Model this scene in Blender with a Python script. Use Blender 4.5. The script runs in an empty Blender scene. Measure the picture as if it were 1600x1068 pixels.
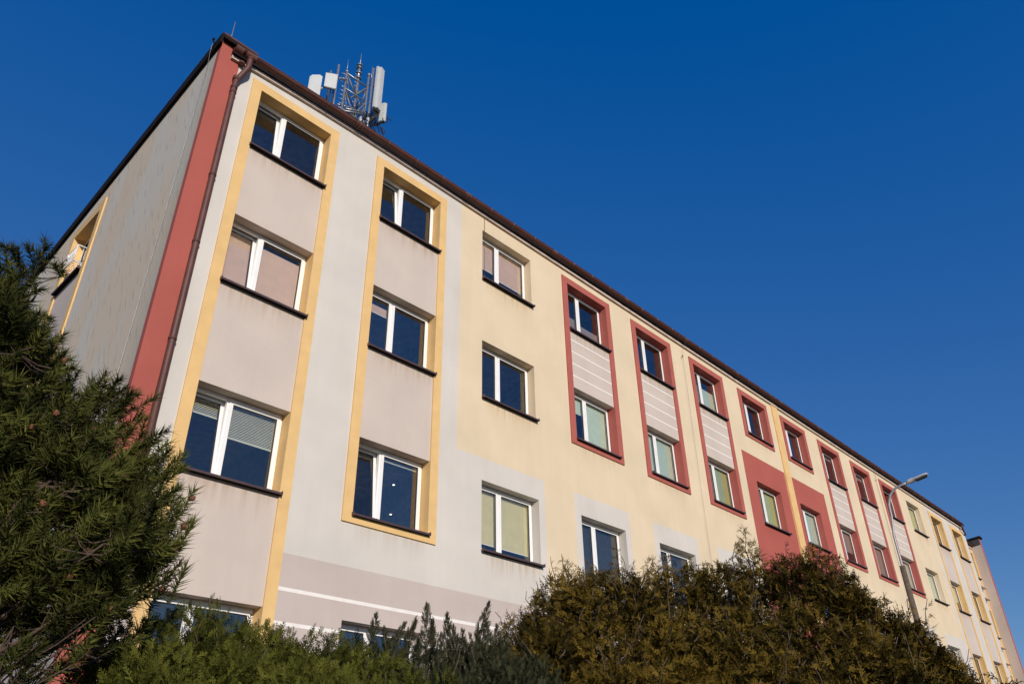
import bpy, bmesh, math, random
import numpy as np
from mathutils import Vector, Matrix

C = bpy.context.scene.collection
SC = bpy.context.scene
rad = math.radians
rng = np.random.default_rng(7)
random.seed(7)

# ------------------------------------------------------------------ camera
CAM = Vector((-3.4722, -10.8476, 1.5959))
CR = Vector((0.6889, -0.7246, -0.0171))
CU = Vector((-0.3636, -0.3659, 0.8567))
CF = Vector((0.6271, 0.5840, 0.5155))
FPX = 1208.07                      # focal length in pixels of a 1600 px wide frame
cam_d = bpy.data.cameras.new('camera')
cam_d.sensor_width = 36.0
cam_d.lens = FPX * 36.0 / 1600.0
cam_d.clip_start = 0.05
cam_d.clip_end = 2000.0
cam = bpy.data.objects.new('camera', cam_d)
C.objects.link(cam)
M3 = Matrix((CR, CU, -CF)).transposed()
cam.matrix_world = Matrix.Translation(CAM) @ M3.to_4x4()
SC.camera = cam

# ------------------------------------------------------------------ sky, sun, exposure
SUN_EL, SUN_AZ = 21.0, 23.0        # azimuth measured from the facade normal (-Y) towards -X
sdir = Vector((-math.sin(rad(SUN_AZ)) * math.cos(rad(SUN_EL)),
               -math.cos(rad(SUN_AZ)) * math.cos(rad(SUN_EL)), math.sin(rad(SUN_EL))))
world = bpy.data.worlds.new('World')
SC.world = world
world.use_nodes = True
wn, wl = world.node_tree.nodes, world.node_tree.links
wn.clear()
sky = wn.new('ShaderNodeTexSky')
sky.sky_type = 'NISHITA'
sky.sun_disc = False
sky.sun_elevation = rad(SUN_EL)
sky.sun_rotation = math.atan2(sdir.x, sdir.y)
sky.air_density = 1.0
sky.dust_density = 0.15
sky.ozone_density = 3.0
grade = wn.new('ShaderNodeVectorMath')            # clear winter sky: deeper, purer blue
grade.operation = 'MULTIPLY_ADD'
grade.inputs[1].default_value = (0.522, 0.524, 0.47)
grade.inputs[2].default_value = (-0.264, 0.20, 1.91)
clampv = wn.new('ShaderNodeVectorMath'); clampv.operation = 'MAXIMUM'; clampv.inputs[1].default_value = (0, 0, 0)
bg = wn.new('ShaderNodeBackground')
bg.inputs['Strength'].default_value = 0.11
wo = wn.new('ShaderNodeOutputWorld')
wl.new(sky.outputs[0], grade.inputs[0])
wl.new(grade.outputs[0], clampv.inputs[0])
wl.new(clampv.outputs[0], bg.inputs['Color'])
wl.new(bg.outputs[0], wo.inputs['Surface'])

sun_d = bpy.data.lights.new('sun', 'SUN')
sun_d.energy = 3.9
sun_d.angle = rad(0.5)
sun_d.color = (1.0, 0.91, 0.80)
sun = bpy.data.objects.new('sun', sun_d)
sun.rotation_euler = (-sdir).to_track_quat('-Z', 'Y').to_euler()
sun.location = (0, -20, 30)
C.objects.link(sun)

SC.view_settings.view_transform = 'Standard'
SC.view_settings.look = 'None'
SC.view_settings.exposure = 0.0
SC.view_settings.gamma = 1.0
SC.render.engine = 'CYCLES'
SC.cycles.max_bounces = 8
SC.cycles.transparent_max_bounces = 12

# ------------------------------------------------------------------ helpers
def at(u, v, D):
    """world point seen at photo pixel (u, v), D metres away horizontally"""
    d = CF + CR * ((u - 800) / FPX) - CU * ((v - 534) / FPX)
    return CAM + d * (D / math.hypot(d.x, d.y))

def at_y(u, v, y):
    d = CF + CR * ((u - 800) / FPX) - CU * ((v - 534) / FPX)
    return CAM + d * ((y - CAM.y) / d.y)

def link(name, me, parent=None):
    o = bpy.data.objects.new(name, me)
    C.objects.link(o)
    if parent is not None:
        o.parent = parent
    return o

def tag(o, label=None, cat=None, group=None, kind=None):
    if label: o['label'] = label
    if cat: o['category'] = cat
    if group: o['group'] = group
    if kind: o['kind'] = kind
    return o

def empty(name, label, cat, loc=(0, 0, 0), group=None):
    o = bpy.data.objects.new(name, None)
    C.objects.link(o)
    o.location = loc
    return tag(o, label, cat, group)

class MB:
    """collects quads / boxes / tubes with material slots, builds one mesh"""
    def __init__(self):
        self.v, self.f, self.m, self.s = [], [], [], []
        self.mats = []
    def slot(self, mat):
        if mat not in self.mats: self.mats.append(mat)
        return self.mats.index(mat)
    def face(self, pts, mat, smooth=False):
        i = len(self.v)
        self.v += [tuple(p) for p in pts]
        self.f.append(tuple(range(i, i + len(pts))))
        self.m.append(self.slot(mat)); self.s.append(smooth)
    def box(self, x0, x1, y0, y1, z0, z1, mat, skip=''):
        i = len(self.v)
        self.v += [(x0, y0, z0), (x1, y0, z0), (x1, y1, z0), (x0, y1, z0),
                   (x0, y0, z1), (x1, y0, z1), (x1, y1, z1), (x0, y1, z1)]
        fs = {'b': (0, 3, 2, 1), 't': (4, 5, 6, 7), 'f': (0, 1, 5, 4), 'k': (2, 3, 7, 6), 'l': (3, 0, 4, 7), 'r': (1, 2, 6, 5)}
        for k, q in fs.items():
            if k in skip: continue
            self.f.append(tuple(i + a for a in q)); self.m.append(self.slot(mat)); self.s.append(False)
    def obox(self, o, ax, ay, az, mat):
        """box from corner o with edge vectors"""
        o, ax, ay, az = Vector(o), Vector(ax), Vector(ay), Vector(az)
        P = [o, o + ax, o + ax + ay, o + ay, o + az, o + ax + az, o + ax + ay + az, o + ay + az]
        i = len(self.v)
        self.v += [tuple(p) for p in P]
        for q in ((0, 3, 2, 1), (4, 5, 6, 7), (0, 1, 5, 4), (2, 3, 7, 6), (3, 0, 4, 7), (1, 2, 6, 5)):
            self.f.append(tuple(i + a for a in q)); self.m.append(self.slot(mat)); self.s.append(False)
    def tube(self, pts, r, mat, n=8, caps=True):
        pts = [Vector(p) for p in pts]
        rs = r if isinstance(r, (list, tuple)) else [r] * len(pts)
        base = len(self.v)
        prev = None
        for k, p in enumerate(pts):
            if k == 0: t = pts[1] - pts[0]
            elif k == len(pts) - 1: t = pts[-1] - pts[-2]
            else: t = (pts[k + 1] - p).normalized() + (p - pts[k - 1]).normalized()
            t = t.normalized()
            if prev is None:
                a = Vector((0, 0, 1)) if abs(t.z) < 0.9 else Vector((1, 0, 0))
                prev = t.cross(a).normalized()
            u = (prev - t * prev.dot(t)).normalized()
            prev = u
            w = t.cross(u)
            for j in range(n):
                a = 2 * math.pi * j / n
                self.v.append(tuple(p + (u * math.cos(a) + w * math.sin(a)) * rs[k]))
        for k in range(len(pts) - 1):
            for j in range(n):
                a, b = base + k * n + j, base + k * n + (j + 1) % n
                self.f.append((a, b, b + n, a + n)); self.m.append(self.slot(mat)); self.s.append(True)
        if caps:
            self.f.append(tuple(base + j for j in reversed(range(n)))); self.m.append(self.slot(mat)); self.s.append(False)
            e = base + (len(pts) - 1) * n
            self.f.append(tuple(e + j for j in range(n))); self.m.append(self.slot(mat)); self.s.append(False)
    def mesh(self, name):
        me = bpy.data.meshes.new(name)
        me.from_pydata(self.v, [], self.f)
        for m in self.mats: me.materials.append(m)
        me.polygons.foreach_set('material_index', self.m)
        me.polygons.foreach_set('use_smooth', self.s)
        me.update()
        return me
    def build(self, name, parent=None, bevel=0.0, weld=False):
        me = self.mesh(name)
        if weld or bevel:
            bm = bmesh.new(); bm.from_mesh(me)
            bmesh.ops.remove_doubles(bm, verts=bm.verts, dist=0.0004)
            if bevel:
                bmesh.ops.bevel(bm, geom=bm.edges, offset=bevel, segments=1, affect='EDGES', profile=0.5)
            bm.to_mesh(me); bm.free()
        return link(name, me, parent)

# ------------------------------------------------------------------ materials
def new_mat(name):
    m = bpy.data.materials.new(name)
    m.use_nodes = True
    nt = m.node_tree
    b = nt.nodes['Principled BSDF']
    return m, nt, b

def N(nt, t, **kw):
    n = nt.nodes.new(t)
    for k, v in kw.items():
        if k in n.inputs: n.inputs[k].default_value = v
        else: setattr(n, k, v)
    return n

def mixc(nt, fac, a, b, mode='MIX'):
    n = nt.nodes.new('ShaderNodeMix')
    n.data_type = 'RGBA'; n.blend_type = mode
    for sock, val in ((0, fac), (6, a), (7, b)):
        if hasattr(val, 'links') or hasattr(val, 'is_linked'): nt.links.new(val, n.inputs[sock])
        elif sock == 0: n.inputs[0].default_value = val
        else: n.inputs[sock].default_value = (*val, 1)
    return n.outputs[2]

def simple(name, col, rough=0.6, metal=0.0, var=0.12, scale=6.0, bump=0.0, bscale=60.0):
    m, nt, b = new_mat(name)
    tc = N(nt, 'ShaderNodeNewGeometry')
    nz = N(nt, 'ShaderNodeTexNoise'); nz.inputs['Scale'].default_value = scale; nz.inputs['Detail'].default_value = 6
    nt.links.new(tc.outputs['Position'], nz.inputs['Vector'])
    mr = N(nt, 'ShaderNodeMapRange')
    mr.inputs[1].default_value = 0.3; mr.inputs[2].default_value = 0.7
    mr.inputs[3].default_value = 1 - var; mr.inputs[4].default_value = 1 + var
    nt.links.new(nz.outputs['Fac'], mr.inputs[0])
    vm = N(nt, 'ShaderNodeVectorMath', operation='SCALE')
    vm.inputs[0].default_value = col
    nt.links.new(mr.outputs[0], vm.inputs['Scale'])
    nt.links.new(vm.outputs[0], b.inputs['Base Color'])
    b.inputs['Roughness'].default_value = rough
    b.inputs['Metallic'].default_value = metal
    if bump:
        n2 = N(nt, 'ShaderNodeTexNoise'); n2.inputs['Scale'].default_value = bscale; n2.inputs['Detail'].default_value = 4
        nt.links.new(tc.outputs['Position'], n2.inputs['Vector'])
        bp = N(nt, 'ShaderNodeBump'); bp.inputs['Strength'].default_value = bump; bp.inputs['Distance'].default_value = 0.01
        nt.links.new(n2.outputs['Fac'], bp.inputs['Height'])
        nt.links.new(bp.outputs['Normal'], b.inputs['Normal'])
    return m

def render_coat(name, col, stain=0.35, dirt=(0.62, 0.50, 0.38), under=True):
    """fine-grained silicone render: cloudy tone, vertical rain streaks, faint run-off below the sills, grain bump"""
    m, nt, b = new_mat(name)
    L = nt.links.new
    g = N(nt, 'ShaderNodeNewGeometry')
    sep = N(nt, 'ShaderNodeSeparateXYZ'); L(g.outputs['Position'], sep.inputs[0])
    # clouds
    n1 = N(nt, 'ShaderNodeTexNoise'); n1.inputs['Scale'].default_value = 0.9; n1.inputs['Detail'].default_value = 7
    L(g.outputs['Position'], n1.inputs['Vector'])
    r1 = N(nt, 'ShaderNodeMapRange'); r1.inputs[1].default_value = .3; r1.inputs[2].default_value = .7; r1.inputs[3].default_value = .93; r1.inputs[4].default_value = 1.05
    L(n1.outputs['Fac'], r1.inputs[0])
    # grain
    n2 = N(nt, 'ShaderNodeTexNoise'); n2.inputs['Scale'].default_value = 55; n2.inputs['Detail'].default_value = 3
    L(g.outputs['Position'], n2.inputs['Vector'])
    r2 = N(nt, 'ShaderNodeMapRange'); r2.inputs[1].default_value = .3; r2.inputs[2].default_value = .7; r2.inputs[3].default_value = .95; r2.inputs[4].default_value = 1.04
    L(n2.outputs['Fac'], r2.inputs[0])
    mu = N(nt, 'ShaderNodeMath', operation='MULTIPLY'); L(r1.outputs[0], mu.inputs[0]); L(r2.outputs[0], mu.inputs[1])
    sc = N(nt, 'ShaderNodeVectorMath', operation='SCALE'); sc.inputs[0].default_value = col
    L(mu.outputs[0], sc.inputs['Scale'])
    # vertical streaks
    mp = N(nt, 'ShaderNodeVectorMath', operation='MULTIPLY'); mp.inputs[1].default_value = (3.2, 3.2, 0.22)
    L(g.outputs['Position'], mp.inputs[0])
    n3 = N(nt, 'ShaderNodeTexNoise'); n3.inputs['Scale'].default_value = 1.6; n3.inputs['Detail'].default_value = 5
    L(mp.outputs[0], n3.inputs['Vector'])
    r3 = N(nt, 'ShaderNodeMapRange'); r3.inputs[1].default_value = .46; r3.inputs[2].default_value = .78; r3.inputs[3].default_value = 0; r3.inputs[4].default_value = stain
    L(n3.outputs['Fac'], r3.inputs[0])
    fac = r3.outputs[0]
    if under:
        # run-off below each sill line, fading downwards over ~0.6 m, only in the window bays
        masks = None
        for zs in (12.50, 9.30, 5.92):
            mr = N(nt, 'ShaderNodeMapRange'); mr.inputs[1].default_value = zs - 0.75; mr.inputs[2].default_value = zs
            mr.inputs[3].default_value = 0; mr.inputs[4].default_value = 1; L(sep.outputs['Z'], mr.inputs[0])
            lt = N(nt, 'ShaderNodeMath', operation='LESS_THAN'); lt.inputs[1].default_value = zs; L(sep.outputs['Z'], lt.inputs[0])
            pw = N(nt, 'ShaderNodeMath', operation='POWER'); pw.inputs[1].default_value = 2.5; L(mr.outputs[0], pw.inputs[0])
            ml = N(nt, 'ShaderNodeMath', operation='MULTIPLY'); L(pw.outputs[0], ml.inputs[0]); L(lt.outputs[0], ml.inputs[1])
            if masks is None: masks = ml.outputs[0]
            else:
                mx = N(nt, 'ShaderNodeMath', operation='MAXIMUM'); L(masks, mx.inputs[0]); L(ml.outputs[0], mx.inputs[1]); masks = mx.outputs[0]
        ad = N(nt, 'ShaderNodeMath', operation='ADD'); ad.inputs[1].default_value = -0.14; L(sep.outputs['X'], ad.inputs[0])
        md = N(nt, 'ShaderNodeMath', operation='PINGPONG'); md.inputs[1].default_value = 1.6; L(ad.outputs[0], md.inputs[0])
        bm_ = N(nt, 'ShaderNodeMapRange'); bm_.inputs[1].default_value = .70; bm_.inputs[2].default_value = .95; bm_.inputs[3].default_value = 0; bm_.inputs[4].default_value = 1
        L(md.outputs[0], bm_.inputs[0])
        n4 = N(nt, 'ShaderNodeTexNoise'); n4.inputs['Scale'].default_value = 3.0; n4.inputs['Detail'].default_value = 6
        L(mp.outputs[0], n4.inputs['Vector'])
        r4 = N(nt, 'ShaderNodeMapRange'); r4.inputs[1].default_value = .4; r4.inputs[2].default_value = .68; r4.inputs[3].default_value = .16; r4.inputs[4].default_value = .80
        L(n4.outputs['Fac'], r4.inputs[0])
        m1 = N(nt, 'ShaderNodeMath', operation='MULTIPLY'); L(masks, m1.inputs[0]); L(bm_.outputs[0], m1.inputs[1])
        m2 = N(nt, 'ShaderNodeMath', operation='MULTIPLY'); L(m1.outputs[0], m2.inputs[0]); L(r4.outputs[0], m2.inputs[1])
        m3 = N(nt, 'ShaderNodeMath', operation='MAXIMUM'); L(fac, m3.inputs[0]); L(m2.outputs[0], m3.inputs[1])
        fac = m3.outputs[0]
    dcol = tuple(c * d for c, d in zip(col, dirt))
    out = mixc(nt, fac, sc.outputs[0], dcol)
    L(out, b.inputs['Base Color'])
    b.inputs['Roughness'].default_value = 0.92
    b.inputs['Specular IOR Level'].default_value = 0.2
    n5 = N(nt, 'ShaderNodeTexNoise'); n5.inputs['Scale'].default_value = 220; n5.inputs['Detail'].default_value = 3
    L(g.outputs['Position'], n5.inputs['Vector'])
    n6 = N(nt, 'ShaderNodeTexNoise'); n6.inputs['Scale'].default_value = 2.2; n6.inputs['Detail'].default_value = 3
    L(g.outputs['Position'], n6.inputs['Vector'])
    am = N(nt, 'ShaderNodeMath', operation='MULTIPLY_ADD'); am.inputs[1].default_value = 2.0
    L(n6.outputs['Fac'], am.inputs[0]); L(n5.outputs['Fac'], am.inputs[2])
    bp = N(nt, 'ShaderNodeBump'); bp.inputs['Strength'].default_value = 0.35; bp.inputs['Distance'].default_value = 0.006
    L(am.outputs[0], bp.inputs['Height']); L(bp.outputs['Normal'], b.inputs['Normal'])
    return m

M = {}
M['white'] = render_coat('render white', (0.62, 0.58, 0.527), 0.07)
M['cream'] = render_coat('render cream', (0.70, 0.575, 0.405), 0.07)
M['greige'] = render_coat('render greige', (0.58, 0.497, 0.437), 0.07)
M['plinth'] = render_coat('render plinth', (0.53, 0.455, 0.415), 0.07)
M['red'] = render_coat('render red', (0.405, 0.107, 0.086), 0.14, (0.75, 0.7, 0.7))
M['line'] = simple('painted line', (0.80, 0.76, 0.71), 0.85, var=0.05)
M['yellow'] = simple('render yellow', (0.72, 0.475, 0.205), 0.9, var=0.07, scale=3, bump=.3, bscale=200)
M['redtrim'] = simple('render red trim', (0.395, 0.102, 0.080), 0.9, var=0.08, scale=3, bump=.3, bscale=200)
M['brown'] = simple('brown coated metal', (0.098, 0.034, 0.027), 0.58, var=0.18, scale=5)
M['sill'] = simple('sill metal', (0.075, 0.045, 0.045), 0.40, var=0.15)
M['black'] = simple('roof edge black and painted shade', (0.018, 0.014, 0.013), 0.7, var=0.3)  # roof edge metal; also paints shade under the sills and above the cornice
M['board'] = simple('cornice board', (0.52, 0.42, 0.36), 0.85, var=0.2, scale=4)
M['boardshade'] = simple('cornice board painted shade', (0.24, 0.18, 0.14), 0.85, var=0.3, scale=6)  # darker board colour imitating shade at the near end; not applied
b_ = M['black'].node_tree.nodes['Principled BSDF']; b_.inputs['Specular IOR Level'].default_value = 0.08; b_.inputs['Roughness'].default_value = .9
M['roof'] = simple('bitumen', (0.06, 0.06, 0.06), 0.9, var=0.2)
M['pvc'] = simple('white pvc', (0.84, 0.83, 0.82), 0.35, var=0.02)
M['gasket'] = simple('gasket', (0.02, 0.02, 0.02), 0.7)
M['dark'] = simple('dim room', (0.55, 0.50, 0.46), 0.9, var=0.3)
M['wire'] = simple('wire', (0.10, 0.085, 0.075), 0.6)
M['galv'] = simple('galvanised steel', (0.36, 0.37, 0.39), 0.45, metal=0.75, var=0.2, scale=12)
M['galvdark'] = simple('weathered steel', (0.20, 0.21, 0.22), 0.55, metal=0.4, var=0.2, scale=12)
M['radome'] = simple('radome plastic', (0.52, 0.535, 0.535), 0.45, var=0.05)
M['cable'] = simple('black cable', (0.012, 0.012, 0.013), 0.5)
M['wood'] = simple('weathered pole wood', (0.115, 0.082, 0.058), 0.9, var=0.35, scale=20, bump=.4, bscale=40)
M['lampgrey'] = simple('lamp grey', (0.30, 0.31, 0.33), 0.45, metal=.3, var=.08)
M['lampwhite'] = simple('lamp white', (0.50, 0.50, 0.50), 0.4, var=.04)
M['lens'] = simple('lamp lens', (0.10, 0.11, 0.12), 0.15)
M['blind_pink'] = simple('pleated blind pink', (0.84, 0.65, 0.54), 0.8, var=0.04)
M['blind_green'] = simple('roller blind green', (0.80, 0.74, 0.46), 0.8, var=0.04)
M['blind_pale'] = simple('slat blind pale', (0.68, 0.70, 0.60), 0.6, var=0.04)
M['blind_aqua'] = simple('roller blind aqua', (0.58, 0.70, 0.57), 0.8, var=0.05)
M['blind_olive'] = simple('roller blind olive', (0.46, 0.50, 0.21), 0.8, var=0.06)
M['blind_brown'] = simple('roller blind taupe', (0.30, 0.25, 0.22), 0.8, var=0.05)
M['blind_dark'] = simple('slat blind dark', (0.10, 0.11, 0.13), 0.6, var=0.05)

def glass_mat():
    m, nt, b = new_mat('window glass')
    nt.nodes.remove(b)
    out = nt.nodes['Material Output']
    tr = N(nt, 'ShaderNodeBsdfTransparent'); tr.inputs[0].default_value = (0.88, 0.89, 0.87, 1)
    gl = N(nt, 'ShaderNodeBsdfGlossy'); gl.inputs['Roughness'].default_value = 0.0
    gl.inputs['Color'].default_value = (1.0, 0.97, 0.92, 1)
    ge = N(nt, 'ShaderNodeNewGeometry')                     # Schlick reflectance of double glazing, the same from both sides
    dt = N(nt, 'ShaderNodeVectorMath', operation='DOT_PRODUCT')
    nt.links.new(ge.outputs['Normal'], dt.inputs[0]); nt.links.new(ge.outputs['Incoming'], dt.inputs[1])
    ab = N(nt, 'ShaderNodeMath', operation='ABSOLUTE'); nt.links.new(dt.outputs['Value'], ab.inputs[0])
    om = N(nt, 'ShaderNodeMath', operation='SUBTRACT'); om.inputs[0].default_value = 1.0; nt.links.new(ab.outputs[0], om.inputs[1])
    pw = N(nt, 'ShaderNodeMath', operation='POWER'); pw.inputs[1].default_value = 4.0; nt.links.new(om.outputs[0], pw.inputs[0])
    fr = N(nt, 'ShaderNodeMath', operation='MULTIPLY_ADD'); fr.inputs[1].default_value = 0.80; fr.inputs[2].default_value = 0.19
    oi = N(nt, 'ShaderNodeObjectInfo'); rv_ = N(nt, 'ShaderNodeMapRange'); rv_.inputs[3].default_value = .13; rv_.inputs[4].default_value = .25
    nt.links.new(oi.outputs['Random'], rv_.inputs[0]); nt.links.new(rv_.outputs[0], fr.inputs[2])
    gp = N(nt, 'ShaderNodeNewGeometry'); wv = N(nt, 'ShaderNodeTexNoise'); wv.inputs['Scale'].default_value = 1.6; wv.inputs['Detail'].default_value = 1
    nt.links.new(gp.outputs['Position'], wv.inputs['Vector'])
    wb = N(nt, 'ShaderNodeBump'); wb.inputs['Strength'].default_value = .2; wb.inputs['Distance'].default_value = .02
    nt.links.new(wv.outputs['Fac'], wb.inputs['Height']); nt.links.new(wb.outputs['Normal'], gl.inputs['Normal'])
    nt.links.new(pw.outputs[0], fr.inputs[0])
    mx = N(nt, 'ShaderNodeMixShader')
    nt.links.new(fr.outputs[0], mx.inputs[0]); nt.links.new(tr.outputs[0], mx.inputs[1]); nt.links.new(gl.outputs[0], mx.inputs[2])
    nt.links.new(mx.outputs[0], out.inputs['Surface'])
    return m
M['glass'] = glass_mat()

def lit_mat():
    m, nt, b = new_mat('lit bulb')
    b.inputs['Emission Color'].default_value = (1, 0.85, 0.6, 1)
    b.inputs['Emission Strength'].default_value = 5
    return m
M['lit'] = lit_mat()

def gable_mat():
    """old patched plaster of the gable: warm grey with bluish repair patches and dark wind-blown streaks"""
    m, nt, b = new_mat('gable plaster')
    L = nt.links.new
    g = N(nt, 'ShaderNodeNewGeometry')
    mp = N(nt, 'ShaderNodeVectorMath', operation='MULTIPLY'); mp.inputs[1].default_value = (1, 1.0, 0.33)
    L(g.outputs['Position'], mp.inputs[0])
    n1 = N(nt, 'ShaderNodeTexNoise'); n1.inputs['Scale'].default_value = 0.75; n1.inputs['Detail'].default_value = 2.5; n1.inputs['Distortion'].default_value = .4
    L(mp.outputs[0], n1.inputs['Vector'])
    r1 = N(nt, 'ShaderNodeMapRange'); r1.inputs[1].default_value = .45; r1.inputs[2].default_value = .55
    L(n1.outputs['Fac'], r1.inputs[0])
    c1 = mixc(nt, r1.outputs[0], (0.66, 0.555, 0.425), (0.63, 0.585, 0.505))
    # algae near the corner strip
    sep = N(nt, 'ShaderNodeSeparateXYZ'); L(g.outputs['Position'], sep.inputs[0])
    r2 = N(nt, 'ShaderNodeMapRange'); r2.inputs[1].default_value = 0.1; r2.inputs[2].default_value = 0.75; r2.inputs[3].default_value = 0.75; r2.inputs[4].default_value = 0
    L(sep.outputs['Y'], r2.inputs[0])
    c2 = mixc(nt, r2.outputs[0], c1, (0.48, 0.43, 0.34))
    # slanted dark streaks
    rot = N(nt, 'ShaderNodeVectorRotate', rotation_type='X_AXIS'); rot.inputs['Angle'].default_value = rad(24)
    L(g.outputs['Position'], rot.inputs['Vector'])
    mp2 = N(nt, 'ShaderNodeVectorMath', operation='MULTIPLY'); mp2.inputs[1].default_value = (1, 9.0, 1.1)
    L(rot.outputs[0], mp2.inputs[0])
    n2 = N(nt, 'ShaderNodeTexNoise'); n2.inputs['Scale'].default_value = 1.5; n2.inputs['Detail'].default_value = 6
    L(mp2.outputs[0], n2.inputs['Vector'])
    r3 = N(nt, 'ShaderNodeMapRange'); r3.inputs[1].default_value = .56; r3.inputs[2].default_value = .8; r3.inputs[3].default_value = 0; r3.inputs[4].default_value = .58
    L(n2.outputs['Fac'], r3.inputs[0])
    c3 = mixc(nt, r3.outputs[0], c2, (0.19, 0.17, 0.14))
    L(c3, b.inputs['Base Color'])
    b.inputs['Roughness'].default_value = 0.95
    b.inputs['Specular IOR Level'].default_value = 0.2
    n5 = N(nt, 'ShaderNodeTexNoise'); n5.inputs['Scale'].default_value = 60; n5.inputs['Detail'].default_value = 5
    L(g.outputs['Position'], n5.inputs['Vector'])
    bp = N(nt, 'ShaderNodeBump'); bp.inputs['Strength'].default_value = 0.6; bp.inputs['Distance'].default_value = 0.012
    L(n5.outputs['Fac'], bp.inputs['Height']); L(bp.outputs['Normal'], b.inputs['Normal'])
    return m
M['gable'] = gable_mat()

def ground_mat():
    m, nt, b = new_mat('winter lawn')
    L = nt.links.new
    g = N(nt, 'ShaderNodeNewGeometry')
    n1 = N(nt, 'ShaderNodeTexNoise'); n1.inputs['Scale'].default_value = 1.3; n1.inputs['Detail'].default_value = 8
    L(g.outputs['Position'], n1.inputs['Vector'])
    c = mixc(nt, n1.outputs['Fac'], (0.04, 0.035, 0.010), (0.075, 0.052, 0.022))
    L(c, b.inputs['Base Color'])
    b.inputs['Roughness'].default_value = 0.95
    n5 = N(nt, 'ShaderNodeTexNoise'); n5.inputs['Scale'].default_value = 40; n5.inputs['Detail'].default_value = 5
    L(g.outputs['Position'], n5.inputs['Vector'])
    bp = N(nt, 'ShaderNodeBump'); bp.inputs['Strength'].default_value = 0.8; bp.inputs['Distance'].default_value = 0.03
    L(n5.outputs['Fac'], bp.inputs['Height']); L(bp.outputs['Normal'], b.inputs['Normal'])
    return m

def leaf_mat(name, dark, light, trans=0.25, rough=0.85):
    m, nt, b = new_mat(name)
    L = nt.links.new
    a = N(nt, 'ShaderNodeAttribute'); a.attribute_name = 'tint'
    c = mixc(nt, a.outputs['Fac'], dark, light)
    L(c, b.inputs['Base Color'])
    b.inputs['Roughness'].default_value = rough
    b.inputs['Specular IOR Level'].default_value = 0.08
    t = N(nt, 'ShaderNodeBsdfTranslucent'); L(c, t.inputs['Color'])
    mx = N(nt, 'ShaderNodeMixShader'); mx.inputs[0].default_value = trans
    L(b.outputs[0], mx.inputs[1]); L(t.outputs[0], mx.inputs[2])
    L(mx.outputs[0], nt.nodes['Material Output'].inputs['Surface'])
    return m
M['needle'] = leaf_mat('pine needles', (0.010, 0.014, 0.005), (0.112, 0.118, 0.026), 0.04)
M['jungreen'] = leaf_mat('juniper sprays', (0.014, 0.019, 0.004), (0.118, 0.120, 0.020), 0.05)
M['junblue'] = leaf_mat('dark juniper scales', (0.014, 0.018, 0.009), (0.068, 0.068, 0.034), 0.04)
M['thuja'] = leaf_mat('bronze cypress threads', (0.018, 0.015, 0.004), (0.185, 0.120, 0.018), 0.04)
M['bark'] = simple('conifer bark', (0.085, 0.055, 0.040), 0.9, var=0.35, scale=25, bump=.5, bscale=60)
M['barkgrey'] = simple('shrub bark', (0.095, 0.068, 0.050), 0.9, var=0.35, scale=25)
M['cone'] = simple('pine cone', (0.17, 0.062, 0.030), 0.8, var=0.3, scale=90)

# ------------------------------------------------------------------ ground
gb = MB()
n = 24
for i in range(n):
    for j in range(n):
        x0, x1 = -300 + 600 * i / n, -300 + 600 * (i + 1) / n
        y0, y1 = -300 + 600 * j / n, -300 + 600 * (j + 1) / n
        gb.face([(x0, y0, 0), (x1, y0, 0), (x1, y1, 0), (x0, y1, 0)], ground_mat() if (i == 0 and j == 0) else gb.mats[0])
tag(gb.build('ground', weld=True), kind='structure')

# ------------------------------------------------------------------ the building
bld = empty('office_building', 'long four storey rendered office block with cream, yellow and red window bays', 'building')
T = {4: 14.02, 3: 10.80, 2: 7.42, 1: 4.22}
S = {4: 12.56, 3: 9.36, 2: 5.98, 1: 2.70}
OP = {1: (0.95, 2.61), 2: (4.04, 5.745), 3: (7.17, 8.945), 4: (10.43, 12.165), 5: (13.645, 15.36), 6: (16.86, 18.57),
      7: (20.02, 21.72), 8: (23.20, 24.88), 9: (26.43, 28.08), 10: (29.62, 31.30), 11: (32.79, 34.49),
      12: (35.90, 37.63), 13: (39.22, 40.90), 14: (42.49, 44.12)}
XE = 44.95            # end of the main front; the last bay stands back
ZT = 14.62
DEP = 12.0
RD = 0.27             # depth of the reveals

paint = []            # (x0,x1,z0,z1,material) painted in order
def P(x0, x1, z0, z1, m): paint.append((x0, x1, z0, z1, M[m]))
P(0, XE, 0, ZT, 'white')
P(6.45, 38.65, 7.91, ZT, 'cream'); P(9.15, 35.98, 5.07, 7.91, 'cream')
P(0, XE, 0, 5.07, 'plinth')
for z in (4.53, 4.03, 3.53, 3.03, 2.53, 2.03): P(0, XE, z - .028, z + .028, 'line')
P(0, .42, 0, ZT, 'red')
for c in (4, 5, 6, 9, 10, 11):       # grey surrounds of the first floor windows
    a, b_ = OP[c]; P(a - .22, b_ + .21, 5.07, 7.92, 'white')
P(19.30, 22.36, 5.07, 11.72, 'red'); P(22.84, 25.63, 5.07, 11.72, 'red')
def spandrel(c, lo, hi, lines):
    a, b_ = OP[c]
    P(a, b_, lo, hi, 'greige')
    if lines:
        for z in (12.235, 11.875, 11.515, 11.155): P(a, b_, z - .016, z + .016, 'line')
for c in (1, 14): spandrel(c, 0, 14.0, False)
for c in (2, 13): spandrel(c, 5.98, 14.0, False)
for c in (4, 5, 6, 9, 10, 11): spandrel(c, 9.36, 14.0, True)

holes = {}
for c in OP:
    for f in (4, 3, 2, 1):
        if c in (7, 8) and f in (1,): continue
        dz = -.06 if (c, f) == (1, 4) else 0
        holes[(c, f)] = (OP[c][0], OP[c][1], S[f] + dz, T[f] + dz)

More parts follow.
